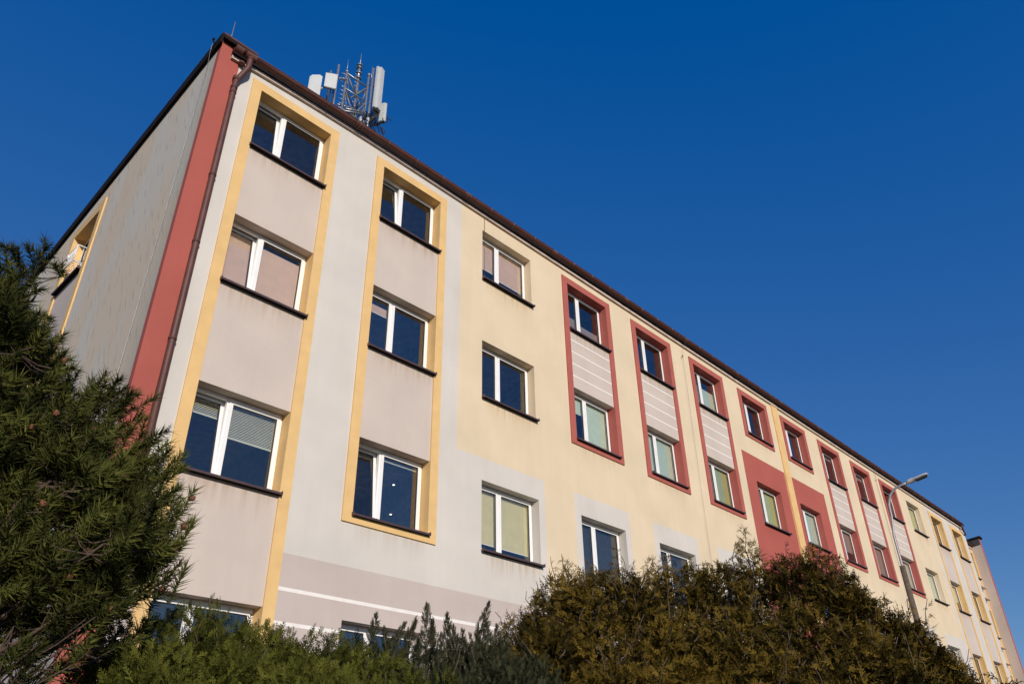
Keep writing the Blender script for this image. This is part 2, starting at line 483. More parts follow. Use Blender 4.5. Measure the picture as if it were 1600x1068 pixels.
def surround_of(c, f):
    if c in (1, 14): return 'yellow'
    if c in (2, 13): return 'yellow' if f >= 2 else None
    if c in (4, 5, 6, 9, 10, 11): return 'redtrim' if f >= 3 else None
    if c in (7, 8): return 'redtrim'
    return None

def wall_sheet(name, xs, zs, paint, holes, parent, y=0.0, reveal=None):
    mb = MB()
    for x0, x1 in zip(xs[:-1], xs[1:]):
        if x1 - x0 < 1e-5: continue
        for z0, z1 in zip(zs[:-1], zs[1:]):
            if z1 - z0 < 1e-5: continue
            cx, cz = (x0 + x1) / 2, (z0 + z1) / 2
            if any(h[0] < cx < h[1] and h[2] < cz < h[3] for h in holes.values()): continue
            mat = None
            for p in paint:
                if p[0] < cx < p[1] and p[2] < cz < p[3]: mat = p[4]
            if mat: mb.face([(x0, y, z0), (x1, y, z0), (x1, y, z1), (x0, y, z1)], mat)
    for k, (a, b_, z0, z1) in holes.items():
        side, top, bot = reveal(k)
        y1 = y + RD
        mb.face([(a, y, z0), (a, y, z1), (a, y1, z1), (a, y1, z0)], side)
        mb.face([(b_, y, z0), (b_, y1, z0), (b_, y1, z1), (b_, y, z1)], side)
        mb.face([(a, y, z1), (b_, y, z1), (b_, y1, z1), (a, y1, z1)], top)
        mb.face([(a, y, z0), (a, y1, z0), (b_, y1, z0), (b_, y, z0)], bot)
    return mb.build(name, parent, weld=True)

def base_at(x, z):
    mat = M['white']
    for p in paint:
        if p[0] < x < p[1] and p[2] < z < p[3]: mat = p[4]
    return mat
def reveal_of(k):
    c, f = k
    a, b_, z0, z1 = holes[k]
    s = surround_of(c, f)
    side = M[s] if s else base_at(b_ + .05, (z0 + z1) / 2)
    top = base_at((a + b_) / 2, z1 + .06)
    if f == 4 and s: top = M[s]
    if top is M['line']: top = M['plinth']
    return side, top, side
xs = sorted(set([0, XE] + [v for p in paint for v in p[:2]] + [v for h in holes.values() for v in h[:2]]))
zs = sorted(set([0, ZT] + [v for p in paint for v in p[2:4]] + [v for h in holes.values() for v in h[2:]]))
wall_sheet('front_wall', xs, zs, paint, holes, bld, 0.0, reveal_of)

# raised surrounds
def surround(x0, x1, z0, z1, mat, bottom=True, w=.205, wt=.20, wb=.17, pr=.03, parent=None, y=0.0):
    mb = MB()
    yb = y - .0006
    mb.box(x0 - w, x0 - .0, y - pr, yb, z0 - (wb if bottom else 0), z1 + wt, mat, 'k')
    mb.box(x1 + .0, x1 + w, y - pr, yb, z0 - (wb if bottom else 0), z1 + wt, mat, 'k')
    mb.box(x0, x1, y - pr, yb, z1, z1 + wt, mat, 'klr')
    if bottom: mb.box(x0, x1, y - pr, yb, z0 - wb, z0, mat, 'klr')
    return mb.build('window_surround', parent or bld)
for c in (1, 14):
    surround(OP[c][0], OP[c][1], 0.0, T[4] - (.06 if c == 1 else 0), M['yellow'], bottom=False)
for c in (2, 13): surround(OP[c][0], OP[c][1], S[2], T[4], M['yellow'])
for c in (4, 5, 6, 9, 10, 11): surround(OP[c][0], OP[c][1], S[3], T[4], M['redtrim'])
for c in (7, 8): surround(OP[c][0], OP[c][1], S[4], T[4], M['redtrim'])
pl = MB(); pl.box(22.37, 22.83, -.045, -.0006, 0, 14.43, M['yellow'], 'k'); pl.build('pilaster', bld)

# windows -----------------------------------------------------------
YF = .215             # front of the frames
def ring(mb, x0, x1, z0, z1, w, y0, y1, mat):
    mb.box(x0, x0 + w, y0, y1, z0, z1, mat); mb.box(x1 - w, x1, y0, y1, z0, z1, mat)
    mb.box(x0 + w, x1 - w, y0, y1, z0, z0 + w, mat, 'lr'); mb.box(x0 + w, x1 - w, y0, y1, z1 - w, z1, mat, 'lr')

cache = {}
def window_meshes(w, h, tilt):
    key = (round(w, 3), round(h, 3), tilt)
    if key in cache: return cache[key]
    g = .004
    x0, x1, z0, z1 = g, w - g, g, h - g
    ms = w * .40                                  # mullion centre
    fr = MB()
    ring(fr, x0, x1, z0, z1, .052, YF + .012, YF + .075, M['pvc'])
    fr.box(ms - .03, ms + .03, YF + .010, YF + .075, z0 + .052, z1 - .052, M['pvc'], 'tb')
    # right sash
    ring(fr, ms + .012, x1 - .034, z0 + .034, z1 - .034, .066, YF - .006, YF + .050, M['pvc'])
    ring(fr, ms + .078, x1 - .10, z0 + .10, z1 - .10, .008, YF + .002, YF + .03, M['gasket'])
    pane = MB()
    q = lambda a, b_, yy: pane.face([(a, yy, z0 + .1), (b_, yy, z0 + .1), (b_, yy, z1 - .1), (a, yy, z1 - .1)], M['glass'])
    q(ms + .078, x1 - .10, YF + .020)
    sash = MB()
    ring(sash, x0 + .034, ms - .012, z0 + .034, z1 - .034, .066, YF - .006, YF + .050, M['pvc'])
    ring(sash, x0 + .10, ms - .078, z0 + .10, z1 - .10, .008, YF + .002, YF + .03, M['gasket'])
    if tilt:
        sash.face([(x0 + .1, YF + .02, z0 + .1), (ms - .078, YF + .02, z0 + .1), (ms - .078, YF + .02, z1 - .1), (x0 + .1, YF + .02, z1 - .1)], M['glass'])
        a = rad(5.5); zc, yc = z0 + .04, YF + .04
        sash.v = [(x, yc + (y - yc) * math.cos(a) + (z - zc) * math.sin(a), zc + (z - zc) * math.cos(a) - (y - yc) * math.sin(a)) for x, y, z in sash.v]
        sm = sash.mesh('tilted_sash')
    else:
        q(x0 + .10, ms - .078, YF + .020)
        off = len(fr.v)
        fr.v += sash.v; fr.f += [tuple(i + off for i in f) for f in sash.f]
        fr.m += [fr.slot(sash.mats[i]) for i in sash.m]; fr.s += sash.s
        sm = None
    # metal sill with upturned ends
    sl = MB()
    sl.face([(-.012, .235, .012), (w + .012, .235, .012), (w + .012, -.098, -.018), (-.012, -.098, -.018)][::-1], M['sill'])
    sl.box(-.012, w + .012, -.101, -.093, -.050, -.014, M['sill'])
    sl.box(-.020, -.010, -.105, -.031, -.054, .012, M['sill']); sl.box(w + .010, w + .020, -.105, -.031, -.054, .012, M['sill'])
    sl.face([(-.0, -.093, -.046), (w, -.093, -.046), (w, -.001, -.050), (0, -.001, -.050)], M['black'])  # sill underside coloured black to imitate its shade
    cache[key] = (fr.mesh('window'), pane.mesh('pane'), sm, sl.mesh('sill'))
    return cache[key]

def blind_mesh(w, h, kind, left, right, mat):
    """left / right = share of the glass height covered on each sash (from the top); tuples give (start, end)"""
    mb = MB()
    ms = w * .40
    for (a, b_, cov) in ((.09, ms - .07, left), (ms + .07, w - .09, right)):
        if not cov: continue
        c0, c1 = cov if isinstance(cov, tuple) else (0, cov)
        zt, zb = h - .085 - (h - .17) * c0, h - .085 - (h - .17) * c1
        y = YF + .075
        if kind == 'roller':
            k = 10
            for i in range(k):
                za, zc = zt + (zb - zt) * i / k, zt + (zb - zt) * (i + 1) / k
                mb.face([(a, y, zc), (b_, y, zc), (b_, y, za), (a, y, za)], mat)
            mb.tube([(a, y, zb), (b_, y, zb)], .008, mat, 6)
        elif kind == 'pleat':
            k = max(4, int((zt - zb) / .024))
            for i in range(k):
                za, zc = zt + (zb - zt) * i / k, zt + (zb - zt) * (i + 1) / k
                zm = (za + zc) / 2
                mb.face([(a, y + .008, zm), (b_, y + .008, zm), (b_, y - .002, za), (a, y - .002, za)], mat)
                mb.face([(a, y - .002, zc), (b_, y - .002, zc), (b_, y + .008, zm), (a, y + .008, zm)], mat)
            mb.box(a, b_, y - .006, y + .012, zb - .02, zb, M['pvc'])
        else:
            k = max(4, int((zt - zb) / .026))
            for i in range(k):
                zc = zt + (zb - zt) * (i + .5) / k
                mb.face([(a, y - .006, zc - .011), (b_, y - .006, zc - .011), (b_, y + .010, zc + .010), (a, y + .010, zc + .010)], mat)
            mb.box(a, b_, y - .008, y + .012, zb - .022, zb, mat)
            mb.box(a, b_, y - .01, y + .02, zt, zt + .03, mat)
    return mb

BL = {(1, 3): ('pleat', 1.0, (.10, 1.0), 'blind_pink'), (1, 2): ('slat', .20, .44, 'blind_pale'), (2, 3): ('pleat', (.12, .26), None, 'blind_pink'),
      (2, 2): ('slat', .05, .05, 'blind_pale'), (3, 4): ('pleat', .62, .70, 'blind_pink'), (3, 2): ('pleat', .88, .88, 'blind_green'),
      (4, 4): ('roller', (.55, 1), (.62, 1), 'blind_brown'), (4, 3): ('roller', .35, 1.0, 'blind_aqua'), (4, 2): ('slat', 1.0, 1.0, 'blind_dark'),
      (5, 3): ('roller', 1.0, 1.0, 'blind_aqua'), (6, 4): ('roller', (.3, 1), (.3, 1), 'blind_aqua'), (6, 3): ('roller', 1.0, 1.0, 'blind_olive'),
      (7, 3): ('roller', 1.0, 1.0, 'blind_olive'), (8, 3): ('roller', .85, .85, 'blind_aqua'), (9, 4): ('roller', .12, .12, 'blind_brown'),
      (9, 3): ('roller', .62, .62, 'blind_brown'), (10, 4): ('roller', .15, .15, 'blind_brown'), (10, 3): ('roller', .88, .88, 'blind_brown'),
      (11, 3): ('roller', .9, .9, 'blind_aqua'), (12, 4): ('roller', 1.0, 1.0, 'blind_olive'), (12, 3): ('roller', 1.0, 1.0, 'blind_aqua'),
      (13, 3): ('roller', .6, .6, 'blind_aqua'), (5, 2): ('slat', .5, .8, 'blind_dark'), (12, 2): ('roller', .3, .3, 'blind_brown')}
TILT = {(1, 4), (1, 3), (1, 2), (2, 4), (2, 2)}

def place_window(a, b_, z0, z1, y=0.0, tilt=False, blind=None):
    w, h = b_ - a, z1 - z0
    fr, pane, sm, sl = window_meshes(w, h, tilt)
    o = link('window', fr, bld); o.location = (a, y, z0)
    link('pane', pane, o); link('sill', sl, o)
    if sm: link('sash', sm, o)
    if blind:
        kind, l, r, mat = blind
        mb = blind_mesh(w, h, kind, l, r, M[mat])
        if tilt:      # the blind of an ajar sash hangs on the sash
            mb.v = [(x, yy + .005, zz) for x, yy, zz in mb.v]
            mb.v = [((x, yy + (zz * math.sin(rad(5.5)) if x < w * .4 else 0), zz)) for x, yy, zz in mb.v]
        mb.build('blind', o)
    return o
for (c, f), (a, b_, z0, z1) in holes.items():
    w_ = place_window(a, b_, z0, z1, 0.0, (c, f) in TILT, BL.get((c, f)))
    b3 = BL.get((c, f))
    tint_ = {'blind_pink': 'pinkish', 'blind_green': 'yellow-green', 'blind_pale': 'pale', 'blind_aqua': 'pale green', 'blind_olive': 'olive green', 'blind_brown': 'taupe', 'blind_dark': 'dark slatted'}
    if (c, f) in TILT: w_['label'] = 'white window with its left sash tilted open'
    elif b3: w_['label'] = 'white window with a ' + tint_[b3[3]] + ' blind'

# dim rooms behind the panes
rm = MB()
for f in (4, 3, 2, 1):
    lo, hi = S[f] - .85, T[f] + .28
    rm.face([(.3, 4.2, lo), (47.5, 4.2, lo), (47.5, 4.2, hi), (.3, 4.2, hi)], M['dark'])
    rm.face([(.3, .30, hi), (47.5, .30, hi), (47.5, 4.2, hi), (.3, 4.2, hi)], M['dark'])
    rm.face([(.3, .30, lo), (.3, 4.2, lo), (47.5, 4.2, lo), (47.5, .30, lo)], M['dark'])
    for k in range(0, 15, 1):
        x = 3.33 + 3.194 * k
        if x < 47: rm.face([(x, .30, lo), (x, 4.2, lo), (x, 4.2, hi), (x, .30, hi)], M['dark'])
    rm.face([(.3, .3, lo), (.3, 4.2, lo), (.3, 4.2, hi), (.3, .3, hi)], M['dark'])
rm.build('interior', bld)
for u, v in ((615, 757), (610.5, 803)):
    p = at_y(u, v, 1.6)
    bu = MB(); bu.box(p.x - .016, p.x + .016, p.y - .016, p.y + .016, p.z - .006, p.z + .006, M['lit'])
    bu.build('ceiling_light', bld)

# cornice, roof, gutter ---------------------------------------------
cb = MB()
def drop(x): return .17 * max(0.0, 1 - (x - .2) / 5.0) ** 2.5     # the eave sags towards the near corner
sx = [.22 + .25 * i for i in range(20)] + [5.2, 22.36]
for xa, xb in zip(sx[:-1], sx[1:]):
    cb.obox((xa, -.06, 14.44 - drop(xa)), (xb - xa, 0, drop(xa) - drop(xb)), (0, .0594, 0), (0, 0, .078), M['board'])
cb.box(22.84, XE, -.06, -.0006, 14.44, 14.518, M['board'])
cb.box(22.36, 22.84, -.064, -.0006, 14.432, 14.522, M['board'])
cb.build('cornice', bld)
rf = MB()
rf.box(5.2, XE + .05, -.05, -.0006, 14.523, 14.70, M['black'])  # black strip, with the sloping pieces below, imitates shade behind the gutter
for xa, xb in zip(sx[:-2], sx[1:-1]):
    rf.obox((xa, -.05, 14.523 - drop(xa)), (xb - xa, 0, drop(xa) - drop(xb)), (0, .0494, 0), (0, 0, .177 + drop(xb)), M['black'])
rf.box(5.2, XE + .05, -.13, .30, 14.702, 14.735, M['black'])
rf.box(.47, 5.2, .02, .30, 14.55, 14.735, M['black'])
rf.face([(.45, .3, 14.735), (XE + .05, .3, 14.735), (XE + .05, DEP, 13.70), (.45, DEP, 13.70)], M['roof'])
rf.face([(XE + .05, .3, 14.735), (XE + .05, DEP, 13.70), (XE + .05, DEP, 12.4), (XE + .05, 0, 12.4), (XE + .05, 0, 14.7)], M['gable'])
rf.build('roof', bld)
GY, GZ, GR = -.185, 14.640, .073
def gz_at(x): return GZ - .08 * max(0.0, 1 - (x - .2) / 12.0) - .6 * drop(x)
gt = MB()
ns = 10
def gutter_run(gt, x0, x1, gy, gz):
    k = max(1, int((x1 - x0) / 1.0)); zf = gz if callable(gz) else (lambda x: gz)
    for s in range(k):
        xa, xb = x0 + (x1 - x0) * s / k, x0 + (x1 - x0) * (s + 1) / k
        for j in range(ns):
            t0, t1 = math.pi * (1 + j / ns), math.pi * (1 + (j + 1) / ns)
            p = lambda x, t: (x, gy + GR * math.cos(t), zf(x) + GR * math.sin(t))
            gt.face([p(xa, t0), p(xb, t0), p(xb, t1), p(xa, t1)][::-1], M['brown'], True)
    gt.tube([(x0 + (x1 - x0) * q / k, gy - GR, zf(x0 + (x1 - x0) * q / k) + .002) for q in range(k + 1)], .011, M['brown'], 6)
    for x in (x0, x1):
        gt.face([(x, gy + GR * math.cos(math.pi * (1 + j / ns)), zf(x) + GR * math.sin(math.pi * (1 + j / ns))) for j in range(ns + 1)], M['brown'])
def collar(gt, x, w, gy, gz, r, cm=None):
    cm = cm or M['brown']
    if callable(gz): gz = gz(x)
    for j in range(ns):
        t0, t1 = math.pi * (1 + j / ns), math.pi * (1 + (j + 1) / ns)
        p = lambda xx, t, q: (xx, gy + q * math.cos(t), gz + q * math.sin(t))
        gt.face([p(x, t0, r), p(x + w, t0, r), p(x + w, t1, r), p(x, t1, r)][::-1], cm, True)
        gt.face([p(x, t0, GR - .003), p(x, t1, GR - .003), p(x, t1, r), p(x, t0, r)], cm)
        gt.face([p(x + w, t0, GR - .003), p(x + w, t1, GR - .003), p(x + w, t1, r), p(x + w, t0, r)], cm)
gutter_run(gt, .20, 44.3, GY, gz_at)
x = 1.5; k = 0
while x < 44:
    if k % 4 == 2:
        collar(gt, x - .06, .03, GY, gz_at, GR + .012); collar(gt, x, .05, GY, gz_at, GR + .016); collar(gt, x + .09, .03, GY, gz_at, GR + .012)
    else:
        collar(gt, x, .022, GY, gz_at, GR + .010, M['sill'])
    x += .82; k += 1
collar(gt, .20, .16, GY, gz_at, GR + .012); collar(gt, .42, .22, GY, gz_at, GR + .014)
gt.build('gutter', bld, weld=True)
dp = MB()
xo = .535
dp.tube([(xo, GY, GZ - .25), (xo, GY, GZ - .31), (xo, GY, GZ - .46), (xo - .01, GY + .01, GZ - .53), (.44, -.075, 13.86), (.405, -.065, 13.74), (.395, -.065, 13.5), (.395, -.065, 9.0), (.395, -.065, .0)], .057, M['brown'], 14)
for z in (14.38, 14.26, 13.82, 13.78, 13.55, 13.42, 11.3, 9.8, 7.9, 6.2, 4.4):
    dp.tube([(.395 if z < 13.9 else (xo if z > 14.3 else .43), -.065 if z < 13.9 else (GY if z > 14.3 else -.075), z - .02),
             (.395 if z < 13.9 else (xo if z > 14.3 else .43), -.065 if z < 13.9 else (GY if z > 14.3 else -.075), z + .02)], .066, M['brown'], 14)
dp.build('downpipe', bld)
dp2 = MB()
dp2.tube([(44.15, GY, GZ - .06), (44.15, GY, GZ - .2), (44.5, -.12, 14.3), (44.85, -.08, 14.2), (44.99, .1, 14.15)], .05, M['brown'], 10)
dp2.build('downpipe', bld)

# gable (left end wall) ------------------------------------------------
gw = MB()
GH = [(4.95, 6.40, 11.68, 13.27), (4.95, 6.40, 8.42, 10.02), (4.95, 6.40, 5.10, 6.70)]
ztop = lambda y: 14.62 - .1 * y
ys = sorted(set([0, .14, 1.5, 3, 4.75, 4.95, 6.40, 6.6, 8, 10, DEP]))
zz = sorted(set([0, 5.07] + [v for h in GH for v in h[2:]] + [q for z in (4.53, 4.03, 3.53, 3.03, 2.53, 2.03) for q in (z - .028, z + .028)] + [13.3]))
for y0, y1 in zip(ys[:-1], ys[1:]):
    for i, z0 in enumerate(zz):
        z1 = zz[i + 1] if i + 1 < len(zz) else None
        cy, cz = (y0 + y1) / 2, (z0 + (z1 or 14)) / 2
        if any(h[0] < cy < h[1] and h[2] < cz < h[3] for h in GH): continue
        mat = M['gable']
        if cz < 5.07: mat = M['plinth']
        if z1 and abs((z1 - z0) - .056) < .001 and cz < 5.07: mat = M['line']
        if 4.95 < cy < 6.4 and cz < 13.27: mat = M['greige']
        if cy < .14: mat = M['red']
        za, zb = (z1, z1) if z1 else (ztop(y0), ztop(y1))
        gw.face([(0, y1, z0), (0, y0, z0), (0, y0, za), (0, y1, zb)], mat)
for (a, b_, z0, z1) in GH:
    s, t = M['yellow'], (M['yellow'] if z1 > 13 else M['greige'])
    gw.face([(0, a, z0), (RD, a, z0), (RD, a, z1), (0, a, z1)], s)
    gw.face([(0, b_, z0), (0, b_, z1), (RD, b_, z1), (RD, b_, z0)], s)
    gw.face([(0, a, z1), (RD, a, z1), (RD, b_, z1), (0, b_, z1)], t)
    gw.face([(0, a, z0), (0, b_, z0), (RD, b_, z0), (RD, a, z0)], s)
gw.face([(.45, 0.02, 14.5), (.45, DEP, 13.3), (.45, DEP, ztop(DEP)), (.45, 0.02, ztop(0))], M['gable'])
gw.face([(0, 0, ZT), (.45, 0, ZT), (.45, 0.02, ZT), (0, .02, ZT)], M['red'])
gw.face([(0, DEP, 0), (0, DEP, ztop(DEP)), (48.3, DEP, ztop(DEP)), (48.3, DEP, 0)], M['gable'])
gw.build('end_wall', bld, weld=True)
sr = MB()     # yellow surround of the gable windows
for (a, b_) in ((4.95 - .2, 4.95), (6.40, 6.60)):
    sr.box(-.03, -.0006, a, b_, 0, 13.53, M['yellow'], 'r')
sr.box(-.03, -.0006, 4.95, 6.40, 13.27, 13.53, M['yellow'], 'rfk')
sr.build('window_surround', bld)
for (a, b_, z0, z1) in GH:
    w, h = b_ - a, z1 - z0
    fr, pane, sm, sl = window_meshes(w, h, False)
    o = link('window', fr, bld); o.location = (0, b_, z0); o.rotation_euler = (0, 0, rad(-90))
    link('pane', pane, o); link('sill', sl, o)
gi = MB()
gi.face([(2.5, 4.6, 4), (2.5, 6.8, 4), (2.5, 6.8, 13.4), (2.5, 4.6, 13.4)], M['dark'])
gi.face([(.3, 4.6, 4), (2.5, 4.6, 4), (2.5, 4.6, 13.4), (.3, 4.6, 13.4)], M['dark'])
gi.face([(.3, 6.8, 4), (2.5, 6.8, 4), (2.5, 6.8, 13.4), (.3, 6.8, 13.4)], M['dark'])
gi.face([(.3, 4.6, 13.4), (.3, 6.8, 13.4), (2.5, 6.8, 13.4), (2.5, 4.6, 13.4)], M['dark'])
gi.build('interior', bld)
# parapet flashing over the gable
cp = MB()
zc = lambda y: 14.745 - .1 * y
cp.obox((-.065, -.07, zc(-.07) - .26), (.04, 0, 0), (0, DEP + .07, -.1 * (DEP + .07)), (0, 0, .26), M['black'])
cp.obox((-.025, -.11, zc(-.07) - .05), (.72, 0, 0), (0, DEP + .07, -.1 * (DEP + .07)), (0, 0, .05), M['brown'])
cp.obox((-.024, -.109, zc(-.07) - .14), (.72, 0, 0), (0, .03, 0), (0, 0, .109), M['black'])
cp.build('parapet_cap', bld)

# recessed last bay with the far gable --------------------------------------
lb = MB()
YS = .55; DR = .22; X1 = 47.92
lo = [(46.02, 47.70, S[f] - DR, T[f] - DR) for f in (4, 3, 2, 1)]
zbs = sorted(set([0, 14.25] + [v for h in lo for v in h[2:]]))
xbs = [XE, 46.02, 47.70, X1]
for x0, x1 in zip(xbs[:-1], xbs[1:]):
    for z0, z1 in zip(zbs[:-1], zbs[1:]):
        cx, cz = (x0 + x1) / 2, (z0 + z1) / 2
        if any(h[0] < cx < h[1] and h[2] < cz < h[3] for h in lo): continue
        lb.face([(x0, YS, z0), (x1, YS, z0), (x1, YS, z1), (x0, YS, z1)], M['greige'] if 46.02 < cx < 47.7 else M['white'])
for (a, b_, z0, z1) in lo:
    y1 = YS + RD
    for xx in (a, b_): lb.face([(xx, YS, z0), (xx, YS, z1), (xx, y1, z1), (xx, y1, z0)], M['yellow'])
    lb.face([(a, YS, z1), (b_, YS, z1), (b_, y1, z1), (a, y1, z1)], M['greige'])
    lb.face([(a, YS, z0), (b_, YS, z0), (b_, y1, z0), (a, y1, z0)], M['yellow'])
lb.face([(XE, 0, 0), (XE, 0, ZT), (XE, YS, ZT), (XE, YS, 0)], M['white'])
lb.build('recessed_wall', bld, weld=True)
surround(46.02, 47.70, 0, T[4] - DR, M['yellow'], bottom=False, y=YS)
for (a, b_, z0, z1) in lo: place_window(a, b_, z0, z1, YS)
fg = MB()
fg.face([(X1, 0, 0), (X1, YS, 0), (X1, YS, 14.25), (X1, 0, 14.25)][::-1], M['greige'])
fg.face([(X1, 0, 14.25), (X1, DEP, 13.2), (X1, DEP, ztop(DEP)), (X1, 0, ZT)], M['roof'])
fg.face([(X1, 0, 0), (X1 + .30, 0, 0), (X1 + .30, 0, ZT), (X1, 0, ZT)], M['red'])
fg.face([(X1 + .30, 0, 0), (X1 + .30, DEP, 0), (X1 + .30, DEP, ztop(DEP)), (X1 + .30, 0, ZT)], M['gable'])
fg.build('far_end_wall', bld)
fc = MB()
fc.obox((X1 - .04, -.09, zc(-.07) - .10), (.52, 0, 0), (0, DEP, -.1 * DEP), (0, 0, .11), M['black'])
fc.build('parapet_cap', bld)
lr = MB()
lr.box(XE + .06, X1 - .01, YS - .06, YS - .001, 14.08, 14.20, M['board'])
lr.box(XE + .06, X1 - .01, YS - .25, YS + .3, 14.27, 14.32, M['black'])
lr.face([(XE + .06, YS, 14.32), (X1, YS, 14.32), (X1, DEP, 13.3), (XE + .06, DEP, 13.3)], M['roof'])
lr.build('roof', bld)
g2 = MB(); gutter_run(g2, XE + .1, X1 - .03, YS - .16, 14.29); g2.build('gutter', bld)

# lightning conductors, rods and hooks on the building ------------------------
def conductor(pts, r=.006):
    mb = MB(); mb.tube(pts, r, M['wire'], 5); return mb
w1 = conductor([(7.22, -.10, 14.72), (7.22, -.03, 14.44), (7.215, -.03, 12.52)], .005); w1.tube([(7.22, 0, 12.6), (7.22, -.05, 12.56)], .006, M['wire']); w1.build('conductor_wire', bld)
w2 = conductor([(16.30, -.20, 14.76), (16.28, -.26, 14.6), (16.24, -.08, 14.25), (16.235, -.05, 13.84), (16.16, -.05, 10.5), (16.07, -.05, 5), (16.05, -.05, 1)], .0035)
w2.tube([(16.27, 0, 14.08), (16.25, -.05, 14.08), (16.18, -.08, 14.02), (16.17, -.08, 13.95)], .011, M['wire'], 6)
w2.build('conductor_wire', bld)
w3 = conductor([(32.14, -.20, 14.76), (32.14, -.08, 14.3), (32.13, -.05, 13.85), (32.1, -.05, 1)], .007)
w3.tube([(32.2, 0, 14.05), (32.17, -.05, 14.05), (32.06, -.08, 13.99)], .013, M['wire'], 6)
w3.build('conductor_wire', bld)
w5 = conductor([(-.12, .16, 14.68), (-.11, .22, 14.40), (-.03, .40, 14.2), (-.025, .52, 10.6), (-.025, .66, 7.3), (-.025, .7, 2)], .004); w5.mats[0] = M['galv']; w5.build('conductor_wire', bld)
hk = MB(); hk.tube([(-.02, .16, 14.62), (-.12, .16, 14.62), (-.125, .16, 14.68)], .015, M['black'], 8); hk.tube([(-.145, .16, 14.69), (-.105, .16, 14.69)], .032, M['black'], 8)
hk.build('wire_bracket', bld)
lrod = MB(); lrod.tube([(.20, .2, 14.70), (.205, .2, 15.57)], .011, M['galv'], 6); lrod.build('lightning_rod', bld)
for (x, y, z0, z1) in ((48.1, .9, 14.6, 16.25), (43.6, .6, 14.6, 15.55), (45.0, .4, 14.6, 15.0)):
    r_ = MB(); r_.tube([(x, y, z0), (x, y, z1)], .02, M['galv'], 6); r_.build('lightning_rod', bld)

# white drying rack on the gable window ----------------------------------------
rk = empty('drying_rack', 'small white metal drying rack hanging outside the gable window', 'rack', (-.02, 5.7, 12.05))
rb = MB()
x0, x1, y0, y1, z0, z1 = -.10, .20, -.32, .30, .0, .42
for z in (z0, z1):
    rb.tube([(x0, y0, z), (x0, y1, z), (x1, y1, z), (x1, y0, z), (x0, y0, z)], .013, M['pvc'], 6)
rb.tube([(x0, y0, .22), (x0, y1, .22)], .010, M['pvc'], 6)
for p in ((x0, y0), (x0, y1), (x1, y1), (x1, y0)): rb.tube([(*p, z0), (*p, z1)], .012, M['pvc'], 6)
rb.build('frame', rk)
rs = MB()
for i in range(7):
    y = y0 + (y1 - y0) * (i + .5) / 7
    rs.tube([(x0, y, z0), (x0, y, z1)], .008, M['pvc'], 5); rs.tube([(x0, y, z0), (x1, y, z0)], .008, M['pvc'], 5)
rs.build('bars', rk)
rc = MB(); rc.tube([(x0 - .03, .2, .34), (x0 + .02, .2, .34)], .06, M['pvc'], 12); rc.build('hub', rk)

# ------------------------------------------------------------------ antenna mast on the roof
def zq(X, Y): return 470 + X / 8.9, 90 + Y / 8.9      # zoomed photo coordinates
mast = empty('antenna_mast', 'galvanised lattice antenna mast with white panel antennas on the roof', 'antenna mast', (4.3, 2.1, 14.55))
def lp(X, Y, y): 
    p = at_y(*zq(X, Y), y); return Vector((p.x - 4.3, p.y - 2.1, p.z - 14.55))
A = lp(640, 200, 2.0); B = lp(948, 245, 2.0); Cc = lp(815, 150, 2.42)
for pnt, r in ((A, .032), (B, .032), (Cc, .045)):
    mb = MB(); mb.tube([(pnt.x, pnt.y, .05), pnt], r, M['galv'], 8); mb.tube([pnt - Vector((0, 0, .03)), pnt + Vector((0, 0, .03))], r * 1.5, M['galv'], 8)
    mb.build('leg', mast)
br = MB()
zl = [A.z - .04, A.z - .62, A.z - 1.42, A.z - 2.3, A.z - 3.2]
def on(pn, z): return Vector((pn.x, pn.y, z))
for i, z in enumerate(zl):
    for p, q in ((A, B), (B, Cc), (Cc, A)): br.tube([on(p, z), on(q, z)], .024 if i == 0 else .018, M['galv'], 6)
for z0, z1 in zip(zl[:-1], zl[1:]):
    for p, q in ((A, B), (B, Cc), (Cc, A)):
        br.tube([on(p, z0), on((p + q) / 2, z1)], .018, M['galvdark'], 6); br.tube([on(q, z0), on((p + q) / 2, z1)], .018, M['galvdark'], 6)
br.build('lattice_bracing', mast)
rg = MB()
z = .6
while z < Cc.z - .3:
    rg.tube([on(Cc, z) + Vector((-.13, -.05, 0)), on(Cc, z) + Vector((.13, .05, 0))], .009, M['galv'], 5)
    if z < A.z - .1: rg.tube([on(A, z) + Vector((-.14, .03, 0)), on(A, z) + Vector((.10, -.02, 0))], .009, M['galv'], 5)
    z += .16
rg.build('step_bolts', mast)
hd = MB()
hd.tube([Cc + Vector((0, 0, -.5)), Cc + Vector((0, 0, .12))], .045, M['galv'], 10)
for dz in (-.42, -.22, .0, .12): hd.tube([Cc + Vector((0, 0, dz - .02)), Cc + Vector((0, 0, dz + .015))], .085, M['galv'], 10)
for k in range(0):
    a = k * 1.256; hd.box(Cc.x + .1 * math.cos(a) - .02, Cc.x + .1 * math.cos(a) + .02, Cc.y + .1 * math.sin(a) - .02, Cc.y + .1 * math.sin(a) + .02, Cc.z - .1, Cc.z + .16, M['galv'])
hd.build('mast_head', mast)
def rod(p, h, r=.011):
    mb = MB(); mb.tube([p, p + Vector((0, 0, h))], [r, r * .6], M['galv'], 6); mb.build('lightning_rod', mast)
rod(Cc + Vector((.01, 0, .1)), .55, .014); rod(A, .5); rod(lp(975, 330, 2.0), .6)
def pipe(X0, Y0, X1, Y1, y, r):
    a = lp(X0, Y0, y); b_ = lp(X1, Y1, y); b_.x = a.x
    mb = MB(); mb.tube([a, (a.x, a.y, min(b_.z, .4))], r, M['galv'], 8); mb.build('mount_pipe', mast); return a
